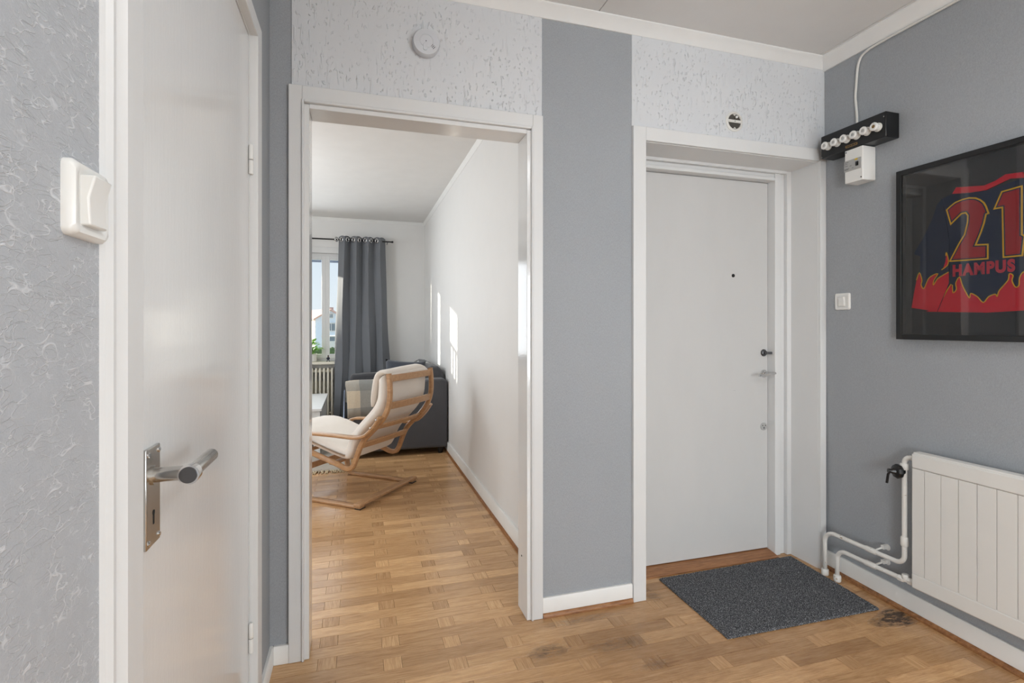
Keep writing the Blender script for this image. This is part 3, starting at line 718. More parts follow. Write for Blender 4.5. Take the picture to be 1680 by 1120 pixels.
flat('collar', [[(1.423, 1.741), (1.409, 1.763), (1.316, 1.746), (1.280, 1.754), (1.250, 1.769), (1.200, 1.763), (1.193, 1.741), (1.236, 1.750), (1.268, 1.740), (1.310, 1.727), (1.361, 1.731)]], M['red'], pf, X0-.006, .004)
two = [(1.448, 1.684), (1.432, 1.697), (1.415, 1.708), (1.390, 1.714), (1.368, 1.715), (1.345, 1.709), (1.329, 1.698), (1.317, 1.684), (1.310, 1.669), (1.301, 1.638), (1.310, 1.636), (1.316, 1.606), (1.326, 1.573), (1.342, 1.531), (1.304, 1.527), (1.304, 1.469), (1.438, 1.475), (1.405, 1.541), (1.385, 1.575), (1.375, 1.620), (1.374, 1.645), (1.380, 1.655), (1.392, 1.655), (1.432, 1.619)]
one = [(1.290, 1.650), (1.265, 1.712), (1.202, 1.718), (1.202, 1.545), (1.194, 1.539), (1.201, 1.467), (1.261, 1.468), (1.264, 1.650)]
def inset(poly, d):
    n = len(poly); out = []
    area = sum(poly[i][0]*poly[(i+1) % n][1]-poly[(i+1) % n][0]*poly[i][1] for i in range(n)); sg = 1 if area > 0 else -1
    for i in range(n):
        a, b, c = (Vector(poly[(i+k) % n]) for k in (-1, 0, 1)); e1 = (b-a).normalized(); e2 = (c-b).normalized()
        n1 = Vector((-e1.y, e1.x))*sg; n2 = Vector((-e2.y, e2.x))*sg; q = (n1+n2); q = q/max(q.dot(n1), .35)
        out.append(tuple(b+q*d))
    return out
for nm, p in (('numeral_two', two), ('numeral_one', one)):
    a_ = flat(nm, [p], M['yellow'], pf, X0-.0016)
    flat('numeral_ground', [inset(p, .0055)], M['navy'], a_, X0-.0022)
    flat('numeral_fill', [inset(p, .0095)], M['darkred'], a_, X0-.0028)
tx = bpy.data.curves.new('lettering', 'FONT'); tx.body = 'HAMPUS'; tx.size = .064; tx.extrude = .0004; tx.offset = .0036; tx.space_character = 1.2
to = bpy.data.objects.new('lettering', tx); C.objects.link(to)
dg = bpy.context.evaluated_depsgraph_get(); me = bpy.data.meshes.new_from_object(to.evaluated_get(dg)); bpy.data.objects.remove(to)
xs = [v.co.x for v in me.vertices]; ys = [v.co.y for v in me.vertices]; w_, h_ = max(xs)-min(xs), max(ys)-min(ys); x_0, y_0 = min(xs), min(ys)
for v in me.vertices:
    u = (v.co.x-x_0)/w_; q = (v.co.y-y_0)/h_; zz = v.co.z
    v.co = Vector((X0-.0012-zz, 1.424-u*.200, 1.4145+q*.0475))-Vector(OFF[pf.name])
me.materials.clear(); me.materials.append(M['rose'])
lt = bpy.data.objects.new('name_lettering', me); C.objects.link(lt); lt.parent = pf; OFF[lt.name] = OFF[pf.name]

# --- hall radiator and pipes
rd = empty('panel_radiator', (2.19, .9, .43), 'white ribbed panel radiator low on the grey hall wall', 'radiator')
RY0, RY1, RZ0, RZ1 = .10, 1.528, .150, .700; RX = 2.175
m = MB(); pts = []
gy = [1.479-.0605*i for i in range(23)]
# panel front with shallow vertical grooves (plan profile, extruded in z)
pr = [(RX+.030, RY1), (RX+.002, RY1), (RX, RY1-.003)]
for y in gy:
    if y < RY0+.03: break
    pr += [(RX, y+.0018), (RX+.0035, y+.0016), (RX+.0035, y-.0016), (RX, y-.0018)]
pr += [(RX, RY0), (RX+.030, RY0)]
m.prism([(a, b) for a, b in pr], lambda u, v, w_: (u, v, w_), .212, .640); m.build('ribbed_panel', M['radw'], rd, smooth=25)
for z0, z1, nm in ((.640, RZ1, 'top_channel'), (RZ0, .212, 'bottom_channel')):
    m = MB(); m.box(RX-.0015, RX+.032, RY0, RY1+.001, z0, z1)
    m.build(nm, M['radw'], rd, bevel=.006, seg=3)
m = MB(); m.box(RX+.004, RX+.040, RY0+.004, RY1-.003, RZ1-.002, RZ1+.006); m.build('top_cover', M['radw'], rd, bevel=.002)
for y in (1.40, .3):
    m = MB(); m.box(RX+.028, XR-.001, y, y+.03, .30, .62); m.build('wall_bracket', M['radw'], rd)
def arc(c, r, a0, a1, axis_u, axis_v, n=8):
    return [Vector(c)+Vector(axis_u)*r*math.cos(math.radians(a0+(a1-a0)*i/n))+Vector(axis_v)*r*math.sin(math.radians(a0+(a1-a0)*i/n)) for i in range(n+1)]
Yv, Zv = (0, 1, 0), (0, 0, 1); PX = 2.20; pr_ = .0098
def pipe_thing(name, label):
    return empty(name, (PX, 1.95, 0), label, 'pipe')
p1 = empty('heating_pipe', (PX, 1.955, 0), 'white heating pipe nearest the door, rising to the top of the radiator', 'pipe', 'heating pipes beside the hall radiator')
path = [(PX, 1.955, .0), (PX, 1.955, .155)]+arc((PX, 1.902, .166), .053, 0, 90, Yv, Zv)+[(PX, 1.80, .219)]+[(PX, 1.62, .220)]+arc((PX, 1.612, .258), .038, 270, 180, Yv, Zv)+[(PX, 1.574, .30), (PX, 1.574, .635)]+arc((PX, 1.548, .648), .026, 0, 90, Yv, Zv)+[(PX-.005, 1.525, .674)]
m = MB(); m.tube(path, pr_, 14); m.build('pipe_run', M['pipe'], p1, smooth=180)
def ring(par, c, ax, r, l, mat='pipe', nm='pipe_collar', hexa=False):
    c = Vector(c); ax = Vector(ax).normalized()
    m = MB(); m.lathe([(r*.86, 0), (r, l*.12), (r, l*.88), (r*.86, l)], c-ax*l/2, ax, n=6 if hexa else 18); return m.build(nm, M[mat], par, smooth=25 if hexa else 40)
ring(p1, (PX, 1.955, .016), Zv, .0165, .030); ring(p1, (PX, 1.722, .2195), Yv, .0125, .055, nm='pipe_sleeve'); ring(p1, (PX, 1.574, .318), Zv, .0145, .040)
def clip(par, y, z):
    m = MB(); m.tube([(PX, y, z+.006), (PX+.03, y-.008, z+.016), (XR, y-.014, z+.018)], .004, 8); m.lathe([(.016, 0), (.013, .005)], (XR, y-.014, z+.018), (-1, 0, 0), n=18); m.box(PX+.030, XR-.008, y-.020, y-.006, z+.014, z+.030); m.build('wall_clip', M['pipe'], par, smooth=30)
clip(p1, 1.705, .219)
ring(p1, (PX, 1.574, .632), Zv, .0165, .026)
# regulator valve with lever
vb = MB(); vb.lathe([(.012, 0), (.012, .014), (.027, .016), (.030, .022), (.030, .030), (.026, .036), (.014, .040), (.006, .056)], (PX-.004, 1.574, .612), (-1, .35, 0), n=10)
vv = vb.build('regulator_knob', M['black'], p1, smooth=20)
vb = MB(); vb.sweep([(PX-.055, 1.592, .615), (PX-.058, 1.60, .598), (PX-.060, 1.604, .560)], [(-.004, -.004), (.004, -.004), (.004, .004), (-.004, .004)]); vb.tube([(PX-.048, 1.590, .612), (PX-.062, 1.598, .614)], .009, 10)
vb.build('lever', M['black'], vv, smooth=40)
p2 = empty('heating_pipe', (PX, 1.888, 0), 'shorter white heating pipe bending low towards the radiator foot', 'pipe', 'heating pipes beside the hall radiator')
path = [(PX, 1.888, 0), (PX, 1.888, .105)]+arc((PX, 1.842, .109), .046, 0, 90, Yv, Zv)+[(PX, 1.79, .1545), (PX, 1.60, .157), (PX-.004, 1.520, .163)]
m = MB(); m.tube(path, pr_, 14); m.build('pipe_run', M['pipe'], p2, smooth=180)
ring(p2, (PX, 1.888, .016), Zv, .0165, .030); ring(p2, (PX, 1.722, .155), Yv, .0125, .055, nm='pipe_sleeve'); clip(p2, 1.705, .154)
ring(p2, (PX, 1.588, .157), Yv, .0135, .022, hexa=True); ring(p2, (PX, 1.548, .161), Yv, .0145, .020, hexa=True)
ring(p2, (PX, 1.570, .172), Zv, .0135, .020, nm='drain_cap')

# --- door mat
mc = [Vector((1.392, 2.150, 0)), Vector((2.197, 2.160, 0)), Vector((2.154, 1.645, 0)), Vector((1.383, 1.660, 0))]
nu, nv = 190, 130
m = MB(); rr = random.Random(3)
def fm(u, v):
    eu = min(u, 1-u)*nu; ev = min(v, 1-v)*nv; e = min(eu, ev)
    p = (mc[3]*(1-u)+mc[2]*u)*(1-v)+(mc[0]*(1-u)+mc[1]*u)*v
    j = .0012
    return (p.x+rr.uniform(-j, j), p.y+rr.uniform(-j, j), .0085+rr.uniform(-.0011, .0011) if e > .5 else .0015)
m.grid(fm, nu, nv)
dm = m.build('door_mat', M['mat'], None, loc=(1.78, 1.9, 0), smooth=None); tag(dm, 'dark grey speckled door mat on the parquet before the entrance door', 'door mat')

# ============================================================ LIVING ROOM
# radiator under window
rr_ = empty('column_radiator', (-.6, 6.60, .1), 'cream column radiator under the living room window', 'radiator')
x = -.285
for i in range(16):
    xx = x-.0455*i
    m = MB(); m.prism(plate(-.075, .075, .125, .715, .028, 5), lambda u, v, w_: (w_, 6.618+u*.8, v), xx-.011, xx+.011)
    m.build('column', M['radc'], rr_, bevel=.005)
m = MB(); m.tube([(x+.012, 6.618, .165), (x-.0455*15-.012, 6.618, .165)], .018); m.tube([(x+.012, 6.618, .675), (x-.0455*15-.012, 6.618, .675)], .018); m.box(x-.0455*15, x, 6.655, 6.675, .3, .55); m.build('hub_pipe', M['radc'], rr_, smooth=40)
for xx in (x-.05, x-.64):
    m = MB(); m.box(xx-.01, xx+.01, 6.58, 6.655, 0, .13); m.build('foot', M['radc'], rr_)

# curtain rod + curtains
rod = empty('curtain_rod', (-.8, 6.49, 2.262), 'thin black curtain rod above the living room window', 'curtain rod')
m = MB(); m.tube([(-2.3, 6.49, 2.262), (.415, 6.49, 2.262)], .0085, 12); m.build('rod', M['rodmet'], rod, smooth=40)
for xx in (-2.25, -.75, .37):
    m = MB(); m.tube([(xx, 6.49, 2.262), (xx, YF, 2.262)], .005, 8); m.build('bracket', M['rodmet'], rod, smooth=40)
m = MB(); m.lathe([(.0085, 0), (.012, .004), (.012, .02), (.008, .024)], (.412, 6.49, 2.262), (1, 0, 0), n=14); m.build('finial', M['rodmet'], rod, smooth=40)
def curtain(label, xl0, xr0, xl1, xr1, waves, y=6.49, phase=0, z1=.105):
    root = empty('curtain', ((xl0+xr0)/2, y, 2.26), label, 'curtain')
    nu, nv = waves*20+1, 40
    def f(u, v):
        z = 2.305-(2.305-z1)*v
        a = xl0+(xl1-xl0)*v**1.1; b = xr0+(xr1-xr0)*v**1.4
        amp = .048*(1+.25*math.sin(5*v+u*4))*(1-.25*v)
        ph = 2*math.pi*waves*u+phase
        yy = y-.006*v+amp*math.sin(ph)+.012*v*math.sin(ph*.5+6*v)
        xx = a+(b-a)*u+.010*math.sin(2*ph)*(.5+v)+.012*v*math.sin(9*v+u*13)
        return (xx, yy, z+.006*math.cos(2*ph)*(1-v)+.004*math.sin(ph*.5)*v)
    m = MB(); m.grid(f, nu, nv); m.build('cloth', M['curtain'], root, smooth=180, solid=.004)
    for i in range(waves*2):
        ph = math.pi*i-phase; u = ph/(2*math.pi*waves)
        if u < .005: u += .5/waves*0+.02
        xx = xl0+(xr0-xl0)*u
        if xx > xr0-.005: continue
        s_ = 1 if i % 2 == 0 else -1
        ax = Vector((.62, .78*s_, 0)).cross(Vector((0, 0, 1))).normalized()
        m = MB(); ring_ = [Vector((xx, y-.022, 2.262))+(Vector((0, 0, 1))*math.cos(t_)+Vector((ax.y, -ax.x, 0))*math.sin(t_))*.024 for t_ in [2*math.pi*k/20 for k in range(21)]]
        m.tube(ring_, .0075, 8); m.build('eyelet', M['chrome'], root, smooth=180)
curtain('blue-grey eyelet curtain hanging right of the living room window', -.203, .342, -.268, .44, 4, phase=1.75)
curtain('blue-grey eyelet curtain between the two living room windows', -1.02, -.64, -1.03, -.63, 4, phase=.5)

# potted plant
pt = empty('potted_plant', (-.515, 6.63, .79), 'leafy green plant in white pot on the living room windowsill', 'plant')
m = MB(); m.lathe([(.040, 0), (.050, .008), (.058, .085), (.061, .092), (.057, .095), (.053, .085), (.0, .082)], (-.515, 6.63, .79), n=26); m.build('pot', M['pot'], pt, smooth=40)
R2 = random.Random(5)
for i in range(34):
    a = R2.uniform(0, 2*math.pi); L_ = R2.uniform(.07, .13); up = R2.uniform(.25, 1.1); b0 = Vector((-.515, 6.63, .885+R2.uniform(0, .12)))
    d_ = Vector((math.cos(a), math.sin(a)*.7, up)).normalized(); sd = d_.cross(Vector((0, 0, 1))).normalized(); nm = sd.cross(d_)
    P = []; 
    for k in range(7):
        t_ = k/6; c = b0+d_*L_*t_*1.25-Vector((0, 0, 1))*.05*t_*t_; ww = .026*math.sin(math.pi*min(1, max(.02, (t_-.15)/.85)))**.8 if t_ > .15 else .002
        P.append((c-sd*ww+nm*ww*.25, c, c+sd*ww+nm*ww*.25))
    m = MB(); m.add([q for r3 in P for q in r3], [(3*k+j, 3*k+j+1, 3*k+4+j, 3*k+3+j) for k in range(6) for j in (0, 1)])
    m.build('leaf', M['leaf'], pt, smooth=180, solid=.001)
m = MB()
for i in range(6): m.tube([(-.515, 6.63, .865), (-.515+R2.uniform(-.04, .04), 6.63+R2.uniform(-.03, .03), .95)], .003, 6)
m.build('stem', M['leaf'], pt)

# figurine
fg = empty('figurine', (-.330, 6.60, .79), 'tiny dark-clothed figurine standing on the windowsill', 'figurine')
fx, fy, fz = -.330, 6.60, .79
m = MB(); m.lathe([(.006, .022), (.014, .028), (.017, .038), (.013, .052), (.007, .058)], (fx, fy, fz), n=14); bd_ = m.build('body', M['figdark'], fg, smooth=180)
m = MB(); m.lathe([(.002, .055), (.008, .058), (.0095, .064), (.008, .071), (.002, .074)], (fx, fy, fz), n=14); m.build('head', M['brown'], fg, smooth=180)
m = MB(); m.lathe([(.012, .070), (.012, .0715), (.007, .072), (.007, .079), (.002, .0795)], (fx, fy, fz), n=14); m.build('hat', M['figdark'], fg, smooth=40)
for s_ in (-1, 1):
    m = MB(); m.tube([(fx+s_*.005, fy, fz+.03), (fx+s_*.012, fy, fz+.006), (fx+s_*.016, fy-.006, fz+.003)], .0045, 8); m.build('leg', M['figdark'], fg, smooth=180)
    m = MB(); m.tube([(fx+s_*.009, fy, fz+.052), (fx+s_*.018, fy-.004, fz+.040), (fx+s_*.013, fy-.010, fz+.030)], .004, 8); m.build('arm', M['figdark'], fg, smooth=180)

# rug
rg = empty('rug', (-.9, 5.5, 0), 'grey-beige rug with cream fringe under the coffee table', 'rug')
m = MB(); R3 = random.Random(9)
def fr_(u, v):
    e = min(u, 1-u, v, 1-v)
    return (-1.9+1.85*u, 4.56+1.9*v, (.011+R3.uniform(-.001, .001)) if e > .001 else .002)
m.grid(fr_, 60, 60); m.build('pile', M['rug'], rg)
m = MB()
for i in range(150):
    xx = -1.9+1.85*i/149; a = R3.uniform(-.02, .02)
    m.tube([(xx, 4.57, .008), (xx+a*.6, 4.535, .010), (xx+a, 4.49+R3.uniform(-.01, .01), .004)], .0045, 5)
m.build('fringe', M['fringe'], rg, kind='stuff', smooth=180)

# coffee table
ct = empty('coffee_table', (-.66, 5.66, .011), 'white coffee table with lower shelf in the living room', 'coffee table')
zf = .0125
MB().box(-1.00, -.312, 5.09, 6.24, .425, .450).build('tabletop', M['tablew'], ct, bevel=.003)
for xx in (-.985, -.385):
    for yy in (5.105, 6.165):
        MB().box(xx, xx+.058, yy, yy+.058, zf, .425).build('leg', M['tablew'], ct, bevel=.002)
a_ = MB(); a_.box(-.965, -.345, 5.115, 5.135, .355, .425); a_.box(-.965, -.345, 6.195, 6.215, .355, .425); a_.box(-.965, -.945, 5.13, 6.2, .355, .425); a_.box(-.362, -.342, 5.13, 6.2, .355, .425); a_.build('apron', M['tablew'], ct, bevel=.001)
a_ = MB(); a_.box(-.972, -.340, 5.12, 6.21, .19, .208); a_.box(-.965, -.345, 5.115, 5.135, .16, .235);  a_.build('shelf', M['tablew'], ct, bevel=.001)

# sofa
sf = empty('sofa', (.38, 5.6, 0), 'slate grey fabric sofa against the living room wall', 'sofa')
def rbox(name, b, bev, parent=sf, mat=M['sofa'], seg=5): 
    return MB().box(*b).build(name, mat, parent, bevel=bev, seg=seg, smooth=60)
rbox('base', (-.06, .838, 4.92, 6.32, .065, .30), .02)
# near arm, its end panel faces the hall; top rolls up towards the back
m = MB(); prA = [(-.078, .06), (.838, .06), (.838, .700), (.80, .716), (.70, .716), (.52, .706), (.1, .690), (-.04, .682), (-.072, .662)]
m.prism(prA, lambda u, v, w_: (u, w_, v), 4.885, 5.075); m.build('armrest', M['sofa'], sf, bevel=.022, seg=4, smooth=60)
m = MB(); m.prism([(a, b-(.02 if b > .5 else 0)) for a, b in prA], lambda u, v, w_: (u, w_, v), 6.16, 6.345); m.build('armrest', M['sofa'], sf, bevel=.03, seg=4, smooth=60)
m = MB(); prB = [(.60, .10), (.838, .10), (.838, .72), (.82, .78), (.775, .822), (.71, .830), (.655, .80), (.62, .74), (.60, .60)]
m.prism(prB, lambda u, v, w_: (u, w_, v), 5.05, 6.18); m.build('backrest', M['sofa'], sf, bevel=.03, seg=4, smooth=60)
for a, b in ((5.075, 5.615), (5.625, 6.155)): rbox('seat_cushion', (-.07, .61, a, b, .295, .44), .035)
for a, b in ((5.075, 5.615), (5.625, 6.155)):
    m = MB(); m.prism([(.46, .43), (.64, .43), (.68, .74), (.62, .80), (.55, .78)], lambda u, v, w_: (u, w_, v), a, b); m.build('back_cushion', M['sofa'], sf, bevel=.04, seg=4, smooth=60)
for xx in (.0, .775):
    for yy in (4.935, 6.28):
        m = MB(); m.lathe([(.020, 0), (.026, .064)], (xx, yy, 0), n=18); m.build('foot', M['black'], sf, smooth=40)

def pillow(name, c, size, rot, mat, label, piping=None):
    root = empty(name, c, label, 'cushion', 'loose cushions on the sofa', local=True)
    a, b, t_ = size; n = 15
    def f(sgn):
        def g(u, v):
            x_ = (u-.5)*2; y_ = (v-.5)*2
            k = (1-abs(x_)**3.2)*(1-abs(y_)**3.2)
            pin = 1-.09*(1-abs(y_)**2)*abs(x_)**4; pin2 = 1-.09*(1-abs(x_)**2)*abs(y_)**4
            return (x_*a/2*pin, y_*b/2*pin2, sgn*t_/2*max(k, 0)**.55+.006*math.sin(7*x_+3*y_)*k)
        return g
    m = MB(); m.grid(f(1), n, n); m.grid(f(-1), n, n)
    o = m.build('cushion_cover', mat, root, smooth=180)
    bm = bmesh.new(); bm.from_mesh(o.data); bmesh.ops.remove_doubles(bm, verts=bm.verts, dist=.0005); bmesh.ops.recalc_face_normals(bm, faces=bm.faces); bm.to_mesh(o.data); bm.free()
    if piping:
        m = MB(); m.tube([( (u-.5)*a*.7, (u-.5)*b*.12-.03, t_*.52) for u in [i/8 for i in range(9)]], .004, 6); m.build('white_stitching', M['cream'], root, smooth=180)
    root.rotation_euler = rot; return root
pillow('cushion', (.455, 5.17, .695), (.40, .40, .12), (math.radians(68), math.radians(4), math.radians(-6)), M['dcush'], 'charcoal cushion slumped over the sofa arm behind the armchair', True)
pillow('cushion', (.585, 5.46, .665), (.38, .38, .12), (math.radians(5), math.radians(-66), 0), M['scush'], 'washed blue-grey cushion in the sofa corner beside the charcoal one')

# throw over near arm
m = MB(); AT = []
prof_t = [(5.088, .50), (5.090, .60), (5.086, .680), (5.060, .708), (4.98, .712), (4.905, .708), (4.876, .684), (4.868, .62), (4.866, .54), (4.864, .46), (4.862, .385)]
R4 = random.Random(2); nu = 26
lens = [0]
for i in range(1, len(prof_t)): lens.append(lens[-1]+math.dist(prof_t[i], prof_t[i-1]))
vs = []
for i in range(nu):
    u = i/(nu-1); x_ = -.098+.34*u
    for j, (y_, z_) in enumerate(prof_t):
        wob = .005*math.sin(13*u+j*.7)+.003*math.sin(29*u+j)
        vs.append((x_+(.02*(j/10)*(1-u) if j > 6 else 0), y_-abs(wob)*(1 if j > 5 else -.2), z_+(.004*math.sin(9*u) if j == len(prof_t)-1 else 0)+(-.012*(1-u)**6 if 3 <= j <= 5 else 0)+.02*u*(j > 8)))
        AT.append((x_+.098+.1205*10-.1205*0, lens[-1]-lens[j]+.159*9-.09, 0))
m.add(vs, [(i*11+j, i*11+j+1, (i+1)*11+j+1, (i+1)*11+j) for i in range(nu-1) for j in range(10)])
th_ = m.build('throw_blanket', M['throw'], None, loc=(.05, 4.98, .70), smooth=180, solid=.010, attr=AT, recalc=False)
tag(th_, 'grey and beige checked wool throw draped over the sofa arm', 'blanket')
m = MB(); nf = 8
def fb_(u, v): return (-.098-.012*math.sin(9*u)*v-.008, 4.88+.17*u, .62-.30*v+.01*math.sin(12*u))
m.grid(fb_, 10, 8)
tag(m.build('blue_cloth', M['bluefab'], None, loc=(-.1, 4.95, .5), smooth=180, solid=.006), 'pale blue cloth hanging at the front end of the sofa arm', 'cloth')

# --- bent-wood armchair (local: x forward, y lateral towards the sofa, z up)
ax_, ay_ = .047, 3.576
rz = math.atan2(.6278, -.7784)       # forward direction
ch = empty('bentwood_armchair', (ax_, ay_, 0), 'cantilevered light wood armchair with cream cushion, seen from behind', 'armchair', rz=rz, local=True)
# forward F=(-.778,.628); lateral +y of the frame = (-.628,-.778), so lateral l maps to y = -l
def strip(name, pts, l, lat, thk, parent=ch, mat=M['birch'], n=5, sm=True):
    P = smoothpath([(s_, -l, z) for s_, z in pts], n) if sm else [Vector((s_, -l, z)) for s_, z in pts]
    m = MB(); b = min(lat, thk)*.25
    sec = [(-lat/2+b, -thk/2), (lat/2-b, -thk/2), (lat/2, -thk/2+b), (lat/2, thk/2-b), (lat/2-b, thk/2), (-lat/2+b, thk/2), (-lat/2, thk/2-b), (-lat/2, -thk/2+b)]
    m.sweep(P, sec, side=(0, 1, 0)); return m.build(name, mat, parent, smooth=45)
loop = [(-.150, .622), (-.105, .560), (-.045, .503), (.015, .476), (.09, .470), (.25, .472), (.45, .470), (.56, .462), (.625, .432), (.655, .375), (.658, .30), (.652, .18), (.640, .08), (.615, .028), (.575, .012), (.50, .0115), (.20, .0115), (.0, .0115)]
for l in (-.018, .605):
    strip('arm_and_leg_frame', loop, l, .050, .021)
    for s_, z in ((-.085, .548), (-.13, .605)):
        for sg in (1, -1):
            m = MB(); m.lathe([(.007, 0), (.007, .003), (.004, .005)], (s_, -l+.025*sg, z), (0, sg, 0), n=12); m.build('bolt', M['steel'], ch, smooth=40)
frame = [(-.178, .905), (-.186, .84), (-.188, .77), (-.180, .70), (-.150, .628), (-.098, .562), (-.040, .508), (.015, .455), (.052, .400), (.078, .340), (.105, .275), (.135, .245), (.180, .240), (.25, .262), (.48, .322), (.66, .372), (.74, .378), (.80, .345)]
for l in (.030, .555): strip('seat_and_back_frame', frame, l, .028, .036)
def bar(name, s_, z, l0, l1, hgt, thk, tilt=0, bow=0):
    P = [(s_-bow*math.sin(math.pi*k/8), -(l0+(l1-l0)*k/8), z) for k in range(9)]
    ca, sa = math.cos(tilt), math.sin(tilt); m = MB()
    vs = []
    for p in P:
        for a, b in ((-thk/2, -hgt/2), (thk/2, -hgt/2), (thk/2, hgt/2), (-thk/2, hgt/2)): vs.append((p[0]+a*ca+b*sa, p[1], p[2]-a*sa+b*ca))
    m.add(vs, [(4*i+j, 4*i+(j+1) % 4, 4*i+4+(j+1) % 4, 4*i+4+j) for i in range(8) for j in range(4)]+[(3, 2, 1, 0), (32, 33, 34, 35)])
    return m.build(name, M['birch'], ch, bevel=.003)
bar('back_slat', -.185, .872, .03, .555, .046, .014, 0, .006)
bar('back_slat', -.180, .690, .03, .555, .048, .014, -.25, .016)
bar('back_slat', -.078, .542, .03, .555, .048, .014, -.80, .016)
bar('back_slat', .030, .412, .03, .555, .048, .014, -.55, .010)
bar('seat_slat', .30, .258, .03, .555, .014, .045, 0, 0)
bar('seat_slat', .56, .320, .03, .555, .014, .045, 0, 0)
bar('front_crossbar', .645, .17, -.018, .605, .045, .016)
# rear floor crossbar on two small pads
m = MB(); m.box(-.010, .046, -.640, .055, .020, .040); m.build('floor_crossbar', M['birch'], ch, bevel=.005)
for l in (-.018, .605):
    m = MB(); m.box(-.006, .040, -l-.028, -l+.028, 0, .006); m.build('foot_pad', M['black'], ch)
# cushion: back and seat in one, stitched channels
cpath = [(-.150, .895), (-.158, .85), (-.155, .78), (-.145, .71), (-.112, .640), (-.060, .578), (-.002, .522), (.052, .465), (.095, .400), (.125, .335), (.170, .292), (.26, .300), (.48, .358), (.62, .400), (.74, .412), (.82, .385), (.85, .33)]
P = smoothpath([(s_, 0, z) for s_, z in cpath], 4)
def cush(l0, l1, thick, seams=True):
    m = MB(); nn_ = 20; vs = []
    arcl = 0; prev = P[0]
    for i, p in enumerate(P):
        arcl += (p-prev).length; prev = p
        t_ = (P[min(i+1, len(P)-1)]-P[max(i-1, 0)]).normalized(); nrm = Vector((-t_.z, 0, t_.x)); 
        if nrm.x < 0 and i < 30: nrm = -nrm
        if i >= 30 and nrm.z < 0: nrm = -nrm
        e = min(i, len(P)-1-i); k = min(1, .25+.75*math.sin(min(e/3, 1)*math.pi/2))
        seam = 1-.035*(abs(math.cos(arcl*math.pi/.118))**10)*(i > 40)
        for j in range(nn_):
            a = j/(nn_-1)*2*math.pi-math.pi
            # superellipse cross section across the width
            cx_ = math.copysign(abs(math.cos(a))**.28, math.cos(a)); sy_ = math.copysign(abs(math.sin(a))**.55, math.sin(a))
            h_ = thick*k*(sy_*.5+.5)*(seam if sy_ > 0 else 1)
            vs.append((p.x+nrm.x*h_, -((l0+l1)/2+cx_*(l1-l0)/2), p.z+nrm.z*h_))
    n_ = len(P)
    m.add(vs, [(i*nn_+j, i*nn_+(j+1) % nn_, (i+1)*nn_+(j+1) % nn_, (i+1)*nn_+j) for i in range(n_-1) for j in range(nn_)]+[list(range(nn_))[::-1], list(range((n_-1)*nn_, n_*nn_))])
    return m
cush(.035, .550, .085).build('seat_cushion', M['cream'], ch, smooth=180)
# head pillow folded over the top
m = MB(); hp_ = [(-.166, .865), (-.166, .888), (-.150, .904), (-.115, .912), (-.075, .898), (-.052, .85), (-.040, .79), (-.030, .73), (-.028, .675)]
PP = smoothpath([(s_, 0, z) for s_, z in hp_], 3); nn_ = 16; vs = []
for i, p in enumerate(PP):
    t_ = (PP[min(i+1, len(PP)-1)]-PP[max(i-1, 0)]).normalized(); nrm = Vector((t_.z, 0, -t_.x)); nrm = -nrm if nrm.dot(Vector((1, 0, .6))) < 0 else nrm
    u = i/(len(PP)-1); th2 = .016+.042*max(0, math.sin(math.pi*min(1, max(0, (u-.25)/.75))))**.6
    for j in range(nn_):
        a = j/nn_*2*math.pi; cx_ = math.copysign(abs(math.cos(a))**.35, math.cos(a)); sy_ = math.copysign(abs(math.sin(a))**.7, math.sin(a))
        vs.append((p.x+nrm.x*th2*sy_*.5, -(.2925+cx_*.25), p.z+nrm.z*th2*sy_*.5+.008*math.sin(3*cx_)))
m.add(vs, [(i*nn_+j, i*nn_+(j+1) % nn_, (i+1)*nn_+(j+1) % nn_, (i+1)*nn_+j) for i in range(len(PP)-1) for j in range(nn_)]+[list(range(nn_))[::-1], list(range((len(PP)-1)*nn_, len(PP)*nn_))])
m.build('head_pillow', M['cream'], ch, smooth=180)

# ============================================================ OUTSIDE THE WINDOW
M['grass'] = simple('street_ground', lin(176, 180, 168), .9)
M['hwall'] = simple('pale_blue_render', lin(232, 239, 248), .8)
M['hwallw'] = simple('white_render', lin(238, 232, 224), .8)
M['roof'] = simple('red_roof_tiles', lin(228, 184, 168), .7)
M['hglass'] = simple('dark_pane', lin(120, 130, 140), .2)
M['hedge'] = simple('hedge_green', lin(96, 116, 60), .9, var=.5, bump=.05, bscale=6)
M['car'] = simple('silver_car_paint', lin(190, 200, 210), .2, .4)
M['cargrey'] = simple('grey_garage', lin(130, 140, 150), .6)
gz = -1.6
S('ground', MB().box(-60, 60, 9, 120, gz-.2, gz), M['grass'])
# added unseen slab and railing that cut the sun into patches indoors
S('trim_7', MB().box(-4.5, 1.8, YF+.30, 8.05, 2.20, 2.32), M['lrwall'])
rl = empty('sun_stripe_railing', (-1.9, 7.25, .7), 'added unseen railing striping the sun outside the hidden living room window', 'railing')
m = MB(); m.box(-2.60, -1.62, 7.12, 7.135, 1.62, 1.66); m.build('top_rail', M['trim'], rl)
for i in range(6):
    x_ = -2.56+i*.158
    m = MB(); m.box(x_, x_+.078, 7.12, 7.132, 1.38, 1.62); m.build('picket', M['trim'], rl)
m = MB(); m.box(-2.6, -1.62, 7.12, 7.15, .92, 1.38); m.box(-2.6, -2.58, 7.0, 7.15, .92, .98); m.build('bottom_rail', M['trim'], rl)

hs = empty('neighbour_house', (-2.6, 48, gz), 'pale blue gabled house with red roof across the street', 'house')
def hw(x, y, z): return (x, y, z)
